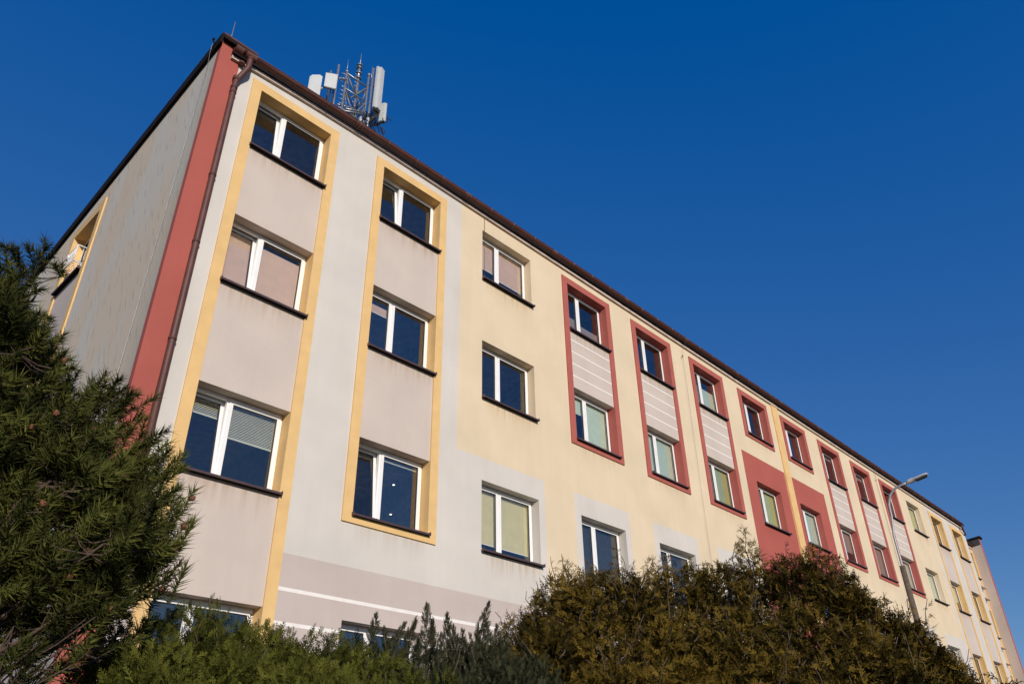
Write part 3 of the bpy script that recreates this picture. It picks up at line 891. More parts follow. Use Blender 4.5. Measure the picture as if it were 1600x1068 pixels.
p1 = pipe(530, 105, 445, 660, 1.75, .034); p2 = pipe(422, 190, 360, 600, 2.1, .030); p3 = pipe(1012, 155, 940, 800, 1.75, .030); p4 = pipe(1035, 285, 1000, 800, 2.1, .026)
am = MB()
for a, b_ in ((lp(530, 290, 1.75), lp(630, 305, 2.0)), (lp(280, 440, 1.8), lp(360, 380, 2.1)), (lp(960, 385, 2.0), lp(1020, 400, 1.75)), (lp(620, 710, 1.95), lp(860, 760, 1.95)), (lp(600, 740, 1.95), lp(850, 785, 1.95)), (lp(505, 650, 2.3), lp(860, 745, 2.3)), (lp(780, 480, 2.42), lp(930, 480, 2.0))):
    am.tube([a, b_], .026, M['galv'], 6)
am.build('mount_arms', mast)
def panel(top, bot, w, d, yaw, slant=0.0, rnd=.30):
    """panel antenna: rounded box, front face turned by yaw (0 = facing -Y)"""
    top, bot = Vector(top), Vector(bot)
    h = top.z - bot.z
    bm = bmesh.new()
    bmesh.ops.create_cube(bm, size=1)
    for v in bm.verts:
        v.co = Vector((v.co.x * w, v.co.y * d, v.co.z * h))
        if v.co.z > 0: v.co.z += slant * (v.co.x / w)
    ed = [e for e in bm.edges if abs(e.verts[0].co.x - e.verts[1].co.x) < 1e-4 and abs(e.verts[0].co.y - e.verts[1].co.y) < 1e-4]
    bmesh.ops.bevel(bm, geom=ed, offset=min(w, d) * rnd, segments=4, affect='EDGES')
    bmesh.ops.bevel(bm, geom=[e for e in bm.edges if e.calc_face_angle(0) > 1.2], offset=.012, segments=2, affect='EDGES')
    me = bpy.data.meshes.new('panel_antenna'); bm.to_mesh(me); bm.free()
    me.materials.append(M['radome'])
    o = link('panel_antenna', me, mast)
    o.location = ((top.x + bot.x) / 2, (top.y + bot.y) / 2, (top.z + bot.z) / 2)
    o.rotation_euler = (0, 0, yaw)
    return o
t = lp(1105, 172, 1.62); b_ = lp(1050, 740, 1.62); b_.x = t.x
panel(t, b_, .29, .20, rad(20))
t = lp(215, 262, 1.55); b_ = lp(150, 900, 1.55); b_.x = t.x
panel(t, b_, .30, .13, rad(-32), .08)
t = lp(432, 232, 1.6); b_ = lp(400, 430, 1.6); b_.x = t.x = lp(418, 330, 1.6).x
panel(t, b_, .29, .07, rad(-28), .03, .10)
t = lp(1150, 650, 1.7); b_ = lp(1130, 905, 1.7); b_.x = t.x
panel(t, b_, .11, .22, rad(25))
cbm = MB()
rr = random.Random(3)
for i in range(34):
    X, Y = rr.uniform(790, 1130), rr.uniform(740, 960)
    y = rr.uniform(1.55, 2.1)
    p0 = lp(X, Y, y); 
    pts = [p0]
    dv = Vector((rr.uniform(-.3, .3), rr.uniform(-.15, .15), rr.uniform(-.3, .2)))
    for k in range(6):
        dv = (dv + Vector((rr.uniform(-.35, .35), rr.uniform(-.2, .2), rr.uniform(-.35, .35)))).normalized() * .10
        pts.append(pts[-1] + dv)
    cbm.tube(pts, .012, M['cable'], 5)
for X in (1030, 1045, 1060, 1075): 
    p0 = lp(X, 715, 1.65); cbm.tube([p0, p0 + Vector((.01, 0, -.3)), p0 + Vector((-.12, .1, -.55)), p0 + Vector((-.3, .2, -.75))], .02, M['cable'], 6)
for X in (380, 410, 450):
    p0 = lp(X, 440, 1.65); cbm.tube([p0, p0 + Vector((.02, 0, -.25)), p0 + Vector((.10, .1, -.45)), p0 + Vector((.12, .1, -.9))], .013, M['cable'], 6)
for X in (830, 930, 1010):
    jb = MB(); jb.box(*(lambda q: (q.x - .03, q.x + .03, q.y - .03, q.y + .03, q.z - .08, q.z + .08))(lp(X, 860, 1.75)), M['radome']); jb.build('junction_box', mast)
cbo = cbm.build('cable_tangle', mast); cbo['kind'] = 'stuff'

# ------------------------------------------------------------------ street lamp
LD = 20.0
base = at(1410, 885, LD)
lamp = empty('street_lamp', 'tall street lamp with curved grey arm on a wooden post behind the bronze bush', 'street lamp', (base.x, base.y, 0))
L0 = Vector((base.x, base.y, 0))
pm = MB(); pm.tube([(0, 0, 0), (0, 0, base.z * .5), (0, 0, base.z + .02)], [.10, .075, .062], M['wood'], 12); pm.build('post', lamp)
arm = MB()
pts = [Vector((0, 0, base.z - .5)), Vector((0, 0, base.z))] + [at(u, v, LD) - L0 for u, v in ((1399, 835), (1393, 805), (1389, 788), (1391, 773), (1398, 763), (1408, 757.5), (1420, 752.5))]
pts[2].x = pts[2].y = 0
arm.tube(pts, .027, M['lampgrey'], 10); arm.build('arm', lamp)
h0, h1 = at(1417, 754, LD) - L0, at(1450, 740, LD) - L0
ax = (h1 - h0); ln = ax.length; ax.normalize()
side = ax.cross(Vector((0, 0, 1))).normalized(); up = side.cross(ax).normalized()
hm = MB()
def lathe_head(mb, secs, mat):
    rings = []
    for (t, w, hu, hd_) in secs:
        c = h0 + ax * (t * ln)
        ring_ = []
        for k in range(14):
            a = 2 * math.pi * k / 14
            s_, q = math.cos(a) * w, math.sin(a)
            ring_.append(c + side * s_ + up * (q * (hu if q > 0 else hd_)))
        rings.append(ring_)
    for r0, r1 in zip(rings[:-1], rings[1:]):
        for k in range(14): mb.face([r0[k], r0[(k + 1) % 14], r1[(k + 1) % 14], r1[k]], mat, True)
    mb.face(rings[0][::-1], mat); mb.face(rings[-1], mat)
lathe_head(hm, [(.0, .04, .045, .04), (.12, .06, .065, .05), (.28, .065, .07, .05), (.36, .10, .05, .028), (.8, .12, .04, .02), (.96, .09, .03, .018), (1.0, .05, .02, .012)], M['lampwhite'])
head = hm.build('lamp_head', lamp, weld=True)
lm = MB(); c0 = h0 + ax * (.4 * ln) - up * .024; lm.obox(c0 - side * .10, side * .20, ax * (.52 * ln), up * -.012, M['lens']); 
lm.build('lens', head)

# ------------------------------------------------------------------ vegetation
def scatter(name, mat, parent, TV, TF, pos, dirs, scale, tint, tvar=None):
    """many small sprays in one foliage mesh; template along +Z"""
    TV = np.asarray(TV, float); TF = np.asarray(TF, int)
    pos = np.asarray(pos, float); d = np.asarray(dirs, float)
    d /= np.linalg.norm(d, axis=1)[:, None] + 1e-9
    Nn = len(pos)
    a = rng.normal(size=(Nn, 3))
    u = a - d * (a * d).sum(1)[:, None]; u /= np.linalg.norm(u, axis=1)[:, None]
    w = np.cross(d, u)
    s = np.asarray(scale, float)[:, None, None]
    V = pos[:, None, :] + s * (TV[None, :, 0:1] * u[:, None, :] + TV[None, :, 1:2] * w[:, None, :] + TV[None, :, 2:3] * d[:, None, :])
    V = V.reshape(-1, 3)
    F = (TF[None, :, :] + (np.arange(Nn) * len(TV))[:, None, None]).reshape(-1, 3)
    me = bpy.data.meshes.new(name)
    me.vertices.add(len(V)); me.vertices.foreach_set('co', V.astype(np.float32).ravel())
    me.loops.add(F.size); me.loops.foreach_set('vertex_index', F.astype(np.int32).ravel())
    me.polygons.add(len(F)); me.polygons.foreach_set('loop_start', (np.arange(len(F)) * 3).astype(np.int32))
    me.update(calc_edges=True)
    tt = np.repeat(np.asarray(tint, float), len(TV))
    if tvar is not None: tt = np.clip(tt + np.tile(np.asarray(tvar), Nn), 0, 1)
    at_ = me.attributes.new('tint', 'FLOAT', 'POINT'); at_.data.foreach_set('value', tt.astype(np.float32))
    me.materials.append(mat)
    return link(name, me, parent)

def tri_blade(V, F, p, d, L, w, nrm):
    """tapered flat blade (two triangles) from p along d"""
    p, d, nrm = np.array(p, float), np.array(d, float), np.array(nrm, float)
    d /= np.linalg.norm(d)
    s = np.cross(d, nrm); s /= np.linalg.norm(s) + 1e-9
    i = len(V)
    V += [p - s * w * .35, p + s * w * .35, p + d * L * .55 + s * w * .5, p + d * L * .55 - s * w * .5, p + d * L]
    F += [(i, i + 1, i + 2), (i, i + 2, i + 3), (i + 3, i + 2, i + 4)]

def brush_template(nn=80, L=1.0, nl=.36, nw=.016, r=None):
    """pine shoot: needles all round a twig of unit length"""
    r = r or random.Random(1)
    V, F, tv = [], [], []
    for k in range(nn):
        t = (k + .5) / nn
        z = t * L
        a = k * 2.39996 + r.uniform(-.3, .3)
        open_ = rad(74 - 42 * t + r.uniform(-14, 14))
        d = np.array((math.cos(a) * math.sin(open_), math.sin(a) * math.sin(open_), math.cos(open_)))
        l = nl * r.uniform(.8, 1.15)
        s = np.cross(d, (r.uniform(-1, 1), r.uniform(-1, 1), r.uniform(-1, 1))); s /= np.linalg.norm(s) + 1e-9
        p = np.array((0, 0, z)); i = len(V)
        V += [p - s * nw * .5, p + s * nw * .5, p + d * l]
        F.append((i, i + 1, i + 2)); b = r.uniform(-.15, .15); tv += [b - .1, b - .1, b + .12]
    return V, F, tv

def spray_template(n=7, spread=42, barbs=3, curve=0.0, w=.05, r=None):
    """flat feathery conifer spray of unit length"""
    r = r or random.Random(2)
    V, F = [], []
    def axis(t): return np.array((curve * t * t, 0, t * (1 - .15 * abs(curve) * t)))
    for k in range(n):
        t0, t1 = k / n, (k + 1) / n
        p, q = axis(t0), axis(t1)
        tri_blade(V, F, p, q - p, np.linalg.norm(q - p) * 1.35, w * (1 - .4 * t0), (0, 1, 0))
        for sgn in (-1, 1):
            if k == 0 and sgn < 0: continue
            a = rad(spread + r.uniform(-10, 10)) * sgn
            dd = (q - p) / np.linalg.norm(q - p)
            d = np.array((dd[0] * math.cos(a) + dd[2] * math.sin(a), r.uniform(-.35, .35), -dd[0] * math.sin(a) + dd[2] * math.cos(a)))
            l = (.42 * (1 - t0) + .12) * r.uniform(.8, 1.15)
            tri_blade(V, F, p, d, l, w * .9, (0, 1, 0.2))
            for b in range(barbs):
                tb = (b + 1) / (barbs + 1)
                pb = p + d * l * tb
                for s2 in (-1, 1):
                    a2 = rad(38) * s2
                    d2 = np.array((d[0] * math.cos(a2) + d[2] * math.sin(a2), d[1] + r.uniform(-.3, .3), -d[0] * math.sin(a2) + d[2] * math.cos(a2)))
                    i = len(V); L_ = l * .34; d2 /= np.linalg.norm(d2)
                    sd = np.cross(d2, (0, 1, 0)); sd /= np.linalg.norm(sd)
                    V += [pb - sd * w * .35, pb + sd * w * .35, pb + d2 * L_]; F.append((i, i + 1, i + 2))
    return V, F

def limb(mb, a, b, r0, r1, mat, sag=0.1, n=6, jit=.03, seed=0):
    r = random.Random(seed)
    a, b = Vector(a), Vector(b)
    pts, rs = [], []
    L = (b - a).length
    for k in range(n + 1):
        t = k / n
        p = a.lerp(b, t) + Vector((0, 0, -sag * L * math.sin(math.pi * t)))
        if 0 < k < n: p += Vector((r.uniform(-1, 1), r.uniform(-1, 1), r.uniform(-1, 1))) * jit * L
        pts.append(p); rs.append(r0 + (r1 - r0) * t)
    mb.tube(pts, rs, mat, 7)
    return pts

# --- pine at the left ---------------------------------------------------------
pine_base = at(-230, 1000, 5.4); pine_base.z = 0
pine = empty('pine_tree', 'dark green pine tree with small brown cones at the left edge', 'tree', pine_base)
PB = Vector(pine_base)
trunk_top = Vector((PB.x, PB.y, 5.6))
tk = MB()
tk.tube([Vector((0, 0, 0)), Vector((.04, .02, 1.2)), Vector((-.03, .03, 2.6)), Vector((.02, 0, 3.8)), Vector((0, 0, 4.5))], [.15, .125, .10, .05, .02], M['bark'], 12)
# (pixel u, v, distance) of branch tips that make up the crown seen in the photo
tips = [(8, 385, 5.4), (-45, 400, 5.3), (38, 425, 5.3), (-20, 450, 5.1), (52, 470, 5.5), (10, 490, 5.0), (88, 528, 5.4), (45, 535, 5.1), (118, 575, 5.5), (80, 590, 5.0), (140, 618, 5.5),
        (30, 590, 4.9), (178, 612, 5.6), (120, 650, 5.1), (222, 645, 5.6), (175, 670, 5.2), (60, 655, 4.9), (230, 690, 5.4), (262, 705, 5.6), (285, 728, 5.6), (205, 730, 5.1), (130, 725, 4.9), (303, 765, 5.6),
        (255, 775, 5.3), (302, 812, 5.5), (180, 790, 5.0), (90, 770, 4.8), (235, 830, 5.2), (282, 848, 5.5), (290, 885, 5.5), (150, 850, 4.9), (262, 905, 5.4), (60, 835, 4.8), (225, 925, 5.3), (185, 940, 5.1),
        (115, 888, 4.9), (20, 740, 4.9), (0, 820, 4.9), (-30, 680, 5.0), (-40, 580, 5.0), (-60, 500, 5.0), (155, 985, 5.1), (120, 1015, 5.1), (190, 905, 5.0), (20, 862, 5.0), (-30, 850, 5.2), (-50, 780, 5.0), (-80, 640, 5.2),
        (60, 620, 5.8), (130, 700, 5.8), (200, 760, 5.8), (100, 800, 5.7), (20, 660, 5.8), (160, 880, 5.7), (20, 540, 5.7), (-60, 840, 5.6), (230, 970, 5.4), (95, 700, 5.4), (150, 760, 5.5), (45, 720, 5.4), (210, 860, 5.6), (110, 850, 5.4), (70, 560, 5.5), (-10, 610, 5.3), (5, 420, 5.4), (25, 455, 5.3), (-60, 440, 5.2), (70, 505, 5.3), (100, 555, 5.4), (100, 620, 5.2), (-110, 460, 5.4), (-120, 560, 5.0), (-140, 700, 5.0), (-150, 820, 5.0), (178, 640, 5.4), (205, 625, 5.6), (150, 600, 5.6), (280, 760, 5.6), (270, 870, 5.6), (250, 740, 5.6)]
tipw = [at(*q) for q in tips]
def pix(p):
    d = Vector(p) - CAM; z = d.dot(CF)
    return 800 + FPX * d.dot(CR) / z, 534 - FPX * d.dot(CU) / z
for k in range(60):                 # the side of the crown away from the photo
    a = rng.uniform(math.pi * .35, math.pi * 1.55) + math.atan2(0.7, 0.6)
    z = rng.uniform(1.6, 5.6); rr_ = (1.65 - .28 * abs(z - 3.0)) * rng.uniform(.7, 1.05)
    p_ = Vector((PB.x + rr_ * math.cos(a), PB.y + rr_ * math.sin(a), z))
    if pix(p_)[0] < -170 and z > 2.5: tipw.append(p_)
OUTL = [(-190, 400), (-60, 385), (8, 378), (40, 420), (58, 465), (92, 520), (122, 575), (142, 612), (180, 608), (225, 642), (238, 690), (265, 702), (288, 728), (306, 765), (304, 812), (285, 845), (292, 885), (258, 908),
        (222, 925), (190, 945), (165, 1005), (112, 1035), (100, 960), (70, 915), (0, 895), (-190, 905)]
def inside(u, v):
    c = False
    for (x0, y0), (x1, y1) in zip(OUTL, OUTL[1:] + OUTL[:1]):
        if (y0 > v) != (y1 > v) and u < x0 + (v - y0) * (x1 - x0) / (y1 - y0): c = not c
    return c
from mathutils import noise as mnoise
NZ = mnoise.noise
nmain = len(tipw)
frng = random.Random(77)
while len(tipw) < nmain + 125:      # inner whorls that fill the crown between the outer tips
    u, v = frng.uniform(-190, 300), frng.uniform(385, 1000)
    if inside(u + 10, v - 10) and inside(u, v + 42):
        p_ = at(u, v, frng.uniform(4.75, 6.0))
        if NZ(p_ * 2.6) > -.02: tipw.append(p_)          # whorls gather into boughs with gaps between them
bp_, bd_, bs_, bt_ = [], [], [], []
cone_at = []
bm_ = MB()
UP = Vector((0, 0, 1))
def brush(p, d, ln, t):
    bp_.append(tuple(p)); bd_.append(tuple(d)); bs_.append(ln); bt_.append(t)
for i, tip in enumerate(tipw):
    r = random.Random(100 + i)
    rv = lambda k: Vector((r.uniform(-k, k), r.uniform(-k, k), r.uniform(-k, k)))
    hd_ = math.hypot(tip.x - PB.x, tip.y - PB.y)
    outw = Vector((tip.x - PB.x, tip.y - PB.y, 0)).normalized()
    zr = max(.7, min(4.3, tip.z - .15 - .40 * hd_))
    a = Vector((PB.x, PB.y, zr))
    if i >= nmain:
        near = min(tipw[:nmain], key=lambda q: (q - tip).length + (10 if (q - tip).length < .12 else 0))
        a = near - (near - Vector((PB.x, PB.y, zr))) * .25
    L = (tip - a).length
    end = tip - outw * .16 - UP * .10
    # the branch leaves the trunk, sags and turns up at its end
    pts = limb(bm_, a - PB, end - PB, .024 if (hd_ > .8 and i < nmain) else .010, .006, M['bark'], sag=.13, n=9, jit=.012, seed=i)
    pts = [p + PB for p in pts]
    tint0 = r.uniform(.15, .8)
    tocam = (CAM - tip).normalized() * r.uniform(-.1, .75)
    d0 = (outw * .45 + UP * .75 + tocam * .7 + rv(.3)).normalized()
    ln = r.uniform(.19, .24)
    bm_.tube([end - PB, tip - d0 * ln * .6 - PB], [.006, .004], M['bark'], 5)
    brush(tip - d0 * ln, d0, ln, tint0 + .2)
    if r.random() < .5: cone_at.append(tip - d0 * ln * .35 + rv(.02))
    side = outw.cross(UP)
    for k in range(11 if i < nmain else 8):
        # whorl of upturned shoots round the branch end
        q = end + outw * r.uniform(-.30, .10) + side * r.uniform(-.22, .22) + UP * r.uniform(-.12, .08)
        src = pts[-1 - r.randrange(1, 4)]
        bm_.tube([src - PB, (src.lerp(q, .6) - UP * .02) - PB, q - PB], [.006, .005, .004], M['bark'], 4, False)
        d = (outw * r.uniform(.0, .7) + side * r.uniform(-.5, .5) + UP * r.uniform(.2, 1.0) + (CAM - q).normalized() * r.uniform(-.3, .9)).normalized()
        if NZ(q * 4.0) < -.22: continue
        brush(q, d, r.uniform(.14, .20), tint0 + r.uniform(-.28, .28))
        if k < 4: brush(src.lerp(q, .55), (q - src + UP * .05).normalized(), r.uniform(.12, .16), tint0 - .15)
        if r.random() < .05: cone_at.append(q + d * .10)
    for k in range(4 if pix(tip)[1] < 940 else 1):
        # short inner shoots, thinning out towards the trunk
        t = r.uniform(.5, .85)
        p = pts[int(t * 9)]
        d = (side * r.choice((-1, 1)) * r.uniform(.3, 1) + outw * r.uniform(0, .8) + UP * r.uniform(.1, .9)).normalized()
        bm_.tube([p - PB, p + d * .10 - PB], [.005, .004], M['bark'], 4, False)
        brush(p + d * .06, d, r.uniform(.12, .16), tint0 - .2)
for path, r0_, r1_ in (([(-150, 1010, 5.3), (0, 966, 5.25), (95, 930, 5.2), (165, 896, 5.25), (215, 868, 5.3)], .030, .010),
                       ([(-150, 1000, 5.2), (0, 985, 5.2), (70, 1000, 5.15), (150, 1028, 5.15)], .016, .006),
                       ([(60, 948, 5.22), (85, 975, 5.2), (120, 1000, 5.15)], .010, .005), ([(215, 868, 5.3), (248, 838, 5.35), (262, 800, 5.4)], .010, .005), ([(195, 915, 5.3), (240, 925, 5.35), (285, 890, 5.4)], .009, .004)):
    q_ = [at(*p) - PB for p in path]
    if path[0][0] == -150: q_ = [Vector((0, 0, q_[0].z - .25))] + q_
    bm_.tube(q_, [r0_ + (r1_ - r0_) * k / (len(q_) - 1) for k in range(len(q_))], M['bark'], 8)
off = len(tk.v)
tk.v += bm_.v; tk.f += [tuple(j + off for j in f) for f in bm_.f]; tk.m += [tk.slot(bm_.mats[j]) for j in bm_.m]; tk.s += bm_.s
tk.build('trunk', pine)
V, F, tv = brush_template(64, 1.0, .44, .046)
o = scatter('crown', M['needle'], pine, V, F, np.array(bp_) - np.array(PB), bd_, bs_, np.clip(bt_, 0, 1), tv)
def cone_mesh():
    mb = MB(); prof = [(0, .004), (.006, .012), (.016, .016), (.028, .013), (.038, .004)]
    for k in range(len(prof) - 1):
        for j in range(9):
            a0, a1 = 2 * math.pi * j / 9, 2 * math.pi * (j + 1) / 9
            f_ = lambda zr, a, e: (zr[1] * math.cos(a) * e, zr[1] * math.sin(a) * e, zr[0])
            e = 1.12 if (j + k) % 2 else .92
            mb.face([f_(prof[k], a0, e), f_(prof[k], a1, e), f_(prof[k + 1], a1, 1), f_(prof[k + 1], a0, 1)], M['cone'])
    return mb.mesh('cone')
cme = cone_mesh()
for p in cone_at[:95]:
    o = link('cone', cme, pine); o.location = p - PB
    o.rotation_euler = (rng.uniform(-.9, .9), rng.uniform(-.9, .9), rng.uniform(0, 6)); o.scale = (1.15,) * 3

# --- generic shrubs -------------------------------------------------------------
def fill_lumps(lumps, n_per_m2, droop, jitter=.5, inner=.45):
    """spray positions over the outer part of a union of ellipsoids. lump = (centre, rx, rz)"""
    pos, dirs, lid = [], [], []
    for li, (c, rx, rz) in enumerate(lumps):
        area = 4 * math.pi * ((2 * (rx * rz) ** 1.6 + (rx * rx) ** 1.6) / 3) ** (1 / 1.6)
        nn = int(area * n_per_m2 * (.35 if c[2] < 1.3 else 1.0))
        d = rng.normal(size=(nn, 3)); d /= np.linalg.norm(d, axis=1)[:, None]
        rad_ = np.where(rng.random(nn) < inner, rng.uniform(.55, .88, nn), rng.uniform(.86, 1.06, nn))
        p = np.array(c) + d * rad_[:, None] * np.array((rx, rx, rz))
        keep = p[:, 2] > .05
        for lj, (c2, rx2, rz2) in enumerate(lumps):
            if lj == li: continue
            q = (p - np.array(c2)) / np.array((rx2, rx2, rz2))
            keep &= (q * q).sum(1) > .55
        nrm = d / np.array((rx, rx, rz)); nrm /= np.linalg.norm(nrm, axis=1)[:, None]
        dd = nrm + rng.normal(size=(nn, 3)) * jitter + np.array((0, 0, droop))
        pos.append(p[keep]); dirs.append(dd[keep]); lid.append(np.full(keep.sum(), li))
    return np.concatenate(pos), np.concatenate(dirs), np.concatenate(lid)

from mathutils import noise as mnoise
def clumpy(pos, dirs, lid, scale, thr):
    """thin the sprays where a 3-D noise is low: gaps open between the clumps"""
    nv = np.array([mnoise.noise(Vector(p) * scale) + .5 * mnoise.noise(Vector(p) * scale * 2.3) for p in pos])
    keep = (nv > thr) | (rng.random(len(nv)) < .10)
    return pos[keep], dirs[keep], lid[keep]

def sprigs(lumps, n, r, lmin, lmax, up):
    """leaders that stick out of the crown surface"""
    out = []
    for (c, rx, rz) in lumps:
        if c[2] < 1.3: continue
        for k in range(n):
            a, e = r.uniform(0, 6.283), r.uniform(.1, 1.45)
            d = Vector((math.cos(a) * math.cos(e), math.sin(a) * math.cos(e), math.sin(e)))
            p = Vector(c) + Vector((d.x * rx, d.y * rx, d.z * rz)) * .9
            t = (d * .8 + Vector((r.uniform(-.4, .4), r.uniform(-.4, .4), up))).normalized()
            out.append((p - t * .12, p + t * r.uniform(lmin, lmax)))
    return out

def lump(u, v, D, rx, rz):
    p = at(u, v, D); return (Vector((p.x, p.y, p.z - rz)), rx, rz)

def plume_sprays(base, tip, n, r0, r, up=.9):
    """sprays along a leafy leader from base to tip"""
    base, tip = Vector(base), Vector(tip)
    ax = (tip - base); L = ax.length; ax = ax.normalized()
    P_, D_, S_ = [], [], []
    for k in range(n):
        t = (k + r.random()) / n
        a = r.uniform(0, 6.28)
        u_ = ax.cross(Vector((.3, .8, .1))).normalized(); w_ = ax.cross(u_)
        o = (u_ * math.cos(a) + w_ * math.sin(a))
        rr__ = r0 * (1 - t) ** .7 * r.uniform(.1, .8)
        P_.append(tuple(base + ax * (t * L * .93) + o * rr__)); D_.append(tuple(ax * up + o * r.uniform(.3, 1.0) * (1.1 - .6 * t))); S_.append(1.0 - .45 * t)
    return P_, D_, S_

def shrub_trunk(root, R0, lumps, plumes, mat, seed=0):
    mb = MB()
    for i, (c, rx, rz) in enumerate(lumps):
        e = Vector(c) + Vector((0, 0, rz * .55)) - R0
        limb(mb, (random.Random(seed + i).uniform(-.12, .12), random.Random(seed + 50 + i).uniform(-.12, .12), 0), e, .035, .010, mat, sag=.05, n=7, jit=.03, seed=seed + i)
    for i, (a, b_) in enumerate(plumes):
        limb(mb, Vector(a) - R0, Vector(b_) - R0, .007, .002, mat, sag=.03, n=6, jit=.055, seed=seed + 200 + i)
    return mb.build('trunk', root)

# green spreading juniper
lj = [lump(172, 1050, 5.7, .38, .7), lump(222, 985, 5.9, .42, .9), lump(292, 968, 6.0, .48, 1.0), lump(350, 975, 6.0, .40, .9), lump(408, 996, 5.9, .46, .9), lump(478, 1002, 6.0, .44, .9), lump(533, 1002, 6.1, .36, .8),
      lump(262, 1020, 5.4, .48, .9), lump(372, 1030, 5.4, .52, .9), lump(480, 1040, 5.4, .50, .9), lump(590, 1035, 5.8, .42, .8), lump(660, 1058, 5.7, .42, .7)]
cx = at(370, 1000, 6.0); R0 = Vector((cx.x, cx.y, 0))
lj.append((Vector((cx.x - .1, cx.y, 1.0)), 1.15, 1.15))
lj.append((Vector((cx.x - .75, cx.y + .4, .9)), .8, 1.1)); lj.append((Vector((cx.x + .75, cx.y - .4, .9)), .8, 1.1))
jun = empty('juniper_shrub', 'bright green spreading juniper shrub with feathery sprays right of the pine', 'shrub', R0)
pos, dirs, lid = clumpy(*fill_lumps(lj, 1900, .35, .55), 4.5, -.16)
pl_t = [(330, 928, 6.0), (345, 935, 6.0), (236, 948, 5.9), (520, 985, 6.1), (205, 972, 5.8), (420, 968, 5.9), (540, 1000, 6.2), (300, 938, 6.0), (268, 952, 5.9), (455, 980, 6.0)]
plum = []
P2, D2, S2 = [], [], []
r = random.Random(5)
for q in pl_t:
    t_ = at(*q); b_ = t_ - Vector((r.uniform(-.12, .12), r.uniform(-.12, .12), .40)); plum.append((b_, t_))
    a, b2, s = plume_sprays(b_, t_, 46, .13, r, .8); P2 += a; D2 += b2; S2 += s
for b_, t_ in sprigs(lj, 5, r, .08, .20, .35):
    plum.append((b_, t_)); a, b2, s = plume_sprays(b_, t_, 16, .06, r, .8); P2 += a; D2 += b2; S2 += s
V, F = spray_template(5, 44, 1, .0, .07, random.Random(8))
ln = rng.random(len(lj))
tin = np.clip(np.concatenate([.30 + .45 * ln[lid] + rng.normal(size=len(pos)) * .26, rng.uniform(.3, .8, len(P2))]), 0, 1)
scatter('crown', M['jungreen'], jun, V, F, np.concatenate([pos, np.array(P2)]) - np.array(R0), np.concatenate([dirs, np.array(D2)]), np.concatenate([rng.uniform(.055, .11, len(pos)), np.array(S2) * .09]), tin)
shrub_trunk(jun, R0, lj, plum, M['barkgrey'], 11)

# dark upright juniper with pointed plumes
ls = [lump(600, 1040, 6.2, .30, .8), lump(660, 1015, 6.3, .34, .9), lump(720, 1012, 6.3, .34, .9), lump(775, 1010, 6.3, .34, .9), lump(640, 1050, 5.9, .34, .8), lump(720, 1048, 5.9, .36, .8), lump(800, 1040, 5.9, .38, .8), lump(835, 1035, 6.3, .34, .9)]
cx = at(745, 1030, 6.2); R0 = Vector((cx.x, cx.y, 0))
ls.append((Vector((cx.x, cx.y, .9)), .95, 1.05))
ls.append((Vector((cx.x + .6, cx.y - .5, .85)), .7, 1.0)); ls.append((Vector((cx.x - .6, cx.y + .5, .85)), .7, 1.0))
sp = empty('pointed_juniper_shrub', 'dark grey-green juniper shrub with upright pointed plumes below the ground floor window', 'shrub', R0)
pos, dirs, lid = clumpy(*fill_lumps(ls, 2300, .9, .5), 5.0, -.14)
pl_t = [(590, 953, 6.3), (600, 975, 6.2), (636, 968, 6.3), (652, 960, 6.3), (667, 938, 6.4), (676, 962, 6.3), (698, 953, 6.3), (708, 972, 6.3), (722, 978, 6.2), (742, 985, 6.2), (766, 936, 6.4), (758, 965, 6.3), (775, 972, 6.3), (618, 990, 6.2), (792, 985, 6.3), (690, 985, 6.1), (655, 990, 6.1), (745, 1000, 6.1), (815, 1000, 6.2), (838, 1018, 6.2), (585, 1000, 6.2), (630, 1010, 6.0), (720, 1010, 6.0)]
plum = []; P2, D2, S2 = [], [], []
for q in pl_t:
    t_ = at(*q); b_ = t_ - Vector((r.uniform(-.30, .24), r.uniform(-.2, .2), .50)); plum.append((b_, t_))
    a, b2, s = plume_sprays(b_, t_, 230, .115, r, 1.3); P2 += a; D2 += b2; S2 += s
V, F = spray_template(4, 44, 1, .25, .10, random.Random(9))
ln = rng.random(len(ls))
tin = np.clip(np.concatenate([.25 + .4 * ln[lid] + rng.normal(size=len(pos)) * .26, rng.uniform(.15, .75, len(P2))]), 0, 1)
scatter('crown', M['junblue'], sp, V, F, np.concatenate([pos, np.array(P2)]) - np.array(R0), np.concatenate([dirs, np.array(D2)]), np.concatenate([rng.uniform(.035, .07, len(pos)), np.array(S2) * .062]), tin)
shrub_trunk(sp, R0, ls, plum, M['barkgrey'], 31)

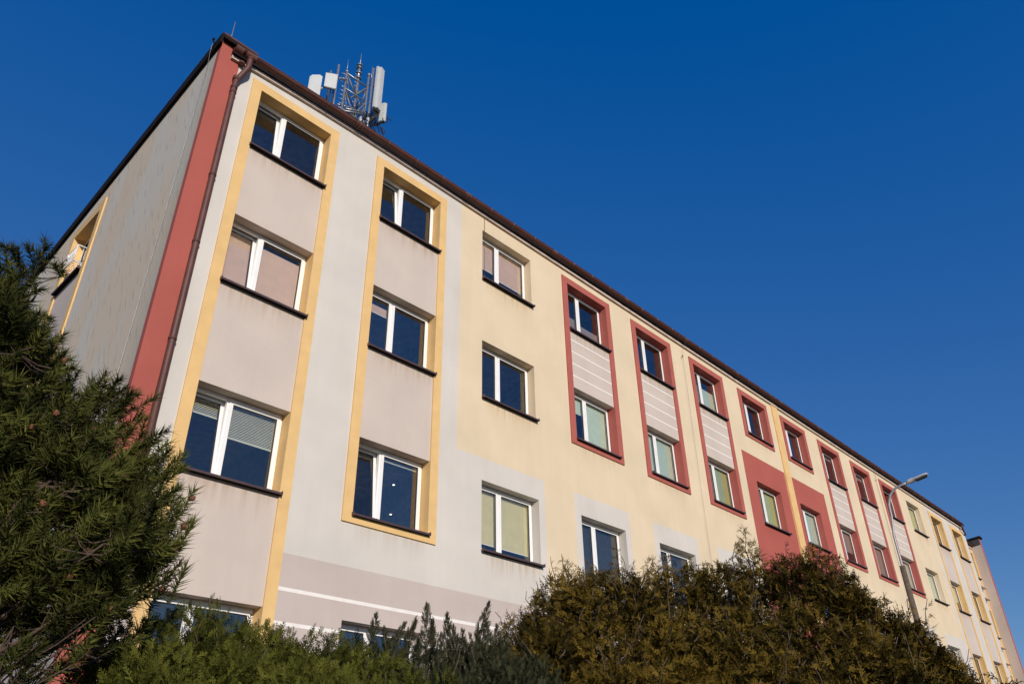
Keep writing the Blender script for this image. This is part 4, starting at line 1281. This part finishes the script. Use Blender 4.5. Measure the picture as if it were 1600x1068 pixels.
# bronze cypress
lt = [lump(822, 968, 7.2, .40, .9), lump(872, 915, 7.3, .40, 1.0), lump(935, 908, 7.3, .45, 1.0), lump(1005, 915, 7.2, .45, 1.0), lump(905, 900, 7.0, .28, .6), lump(950, 898, 7.0, .30, .6), lump(980, 905, 6.9, .30, .6), lump(1065, 893, 7.3, .42, 1.0), lump(1122, 895, 7.2, .40, 1.0), lump(1180, 905, 7.1, .40, 1.0),
      lump(1235, 880, 7.1, .38, 1.0), lump(1280, 872, 7.0, .32, .9), lump(1325, 925, 6.9, .36, .9), lump(1372, 955, 6.8, .36, .9), lump(1412, 985, 6.7, .34, .9), lump(1448, 1020, 6.6, .30, .8),
      lump(860, 985, 6.7, .46, .9), lump(960, 975, 6.7, .50, .9), lump(1060, 970, 6.6, .50, .9), lump(1160, 965, 6.5, .50, .9), lump(1250, 960, 6.4, .48, .9), lump(1340, 1000, 6.3, .44, .9), lump(1410, 1050, 6.2, .36, .8),
      lump(960, 1045, 6.2, .5, .8), lump(1080, 1040, 6.1, .5, .8), lump(1200, 1035, 6.0, .5, .8), lump(1300, 1050, 5.9, .45, .8)]
cx = at(1120, 960, 7.0); R0 = Vector((cx.x, cx.y, 0))
for k, s_ in enumerate((-1.5, -.75, 0, .75, 1.45)):
    q = at(1120 + s_ * 235, 1000, 7.0 - .2 * s_); lt.append((Vector((q.x, q.y, 1.15)), .85, 1.2))
th = empty('bronze_cypress_shrub', 'large bronze-green thread cypress bush in front of the red panels', 'shrub', R0)
pos, dirs, lid = clumpy(*fill_lumps(lt, 1900, -.15, .55, .35), 4.2, -.10)
pl_t = [(888, 872, 7.3), (880, 885, 7.3), (905, 900, 7.3), (850, 925, 7.2), (958, 898, 7.3), (1020, 868, 7.3), (1036, 862, 7.3), (1030, 880, 7.3), (1080, 882, 7.3), (1102, 874, 7.3), (1158, 818, 7.2), (1150, 845, 7.2), (1172, 842, 7.2), (1186, 858, 7.2), (1148, 868, 7.2), (1165, 870, 7.2), (1236, 868, 7.1), (1262, 846, 7.0), (1278, 850, 7.0), (1292, 862, 7.0), (1250, 862, 7.0), (1310, 885, 6.9), (1334, 898, 6.9), (1352, 925, 6.9), (1395, 945, 6.8), (1362, 935, 6.8), (1436, 962, 6.7), (1445, 985, 6.7), (1428, 970, 6.7), (1462, 1015, 6.6), (1480, 1050, 6.5), (1488, 1062, 6.5), (800, 955, 7.2), (1128, 880, 7.2), (985, 903, 7.3)]
plum = []; P2, D2, S2 = [], [], []
for q in pl_t:
    t_ = at(*q); b_ = t_ - Vector((r.uniform(-.12, .12), r.uniform(-.12, .12), .42)); plum.append((b_, t_))
    a, b2, s = plume_sprays(b_, t_, 64, .13, r, .35); P2 += a; D2 += b2; S2 += s
for b_, t_ in sprigs(lt, 10, r, .14, .40, .15):
    plum.append((b_, t_)); a, b2, s = plume_sprays(b_, t_, 18, .07, r, .35); P2 += a; D2 += b2; S2 += s
V, F = spray_template(4, 42, 1, .85, .085, random.Random(12))
ln = rng.random(len(lt))
tin = np.clip(np.concatenate([.15 + .5 * ln[lid] + rng.normal(size=len(pos)) * .28, rng.uniform(.35, 1.0, len(P2))]), 0, 1)
D2 = np.array(D2) + np.array((0, 0, -.25))
scatter('crown', M['thuja'], th, V, F, np.concatenate([pos, np.array(P2)]) - np.array(R0), np.concatenate([dirs, D2]), np.concatenate([rng.uniform(.05, .105, len(pos)), np.array(S2) * .085]), tin)
shrub_trunk(th, R0, lt, plum, M['barkgrey'], 71)
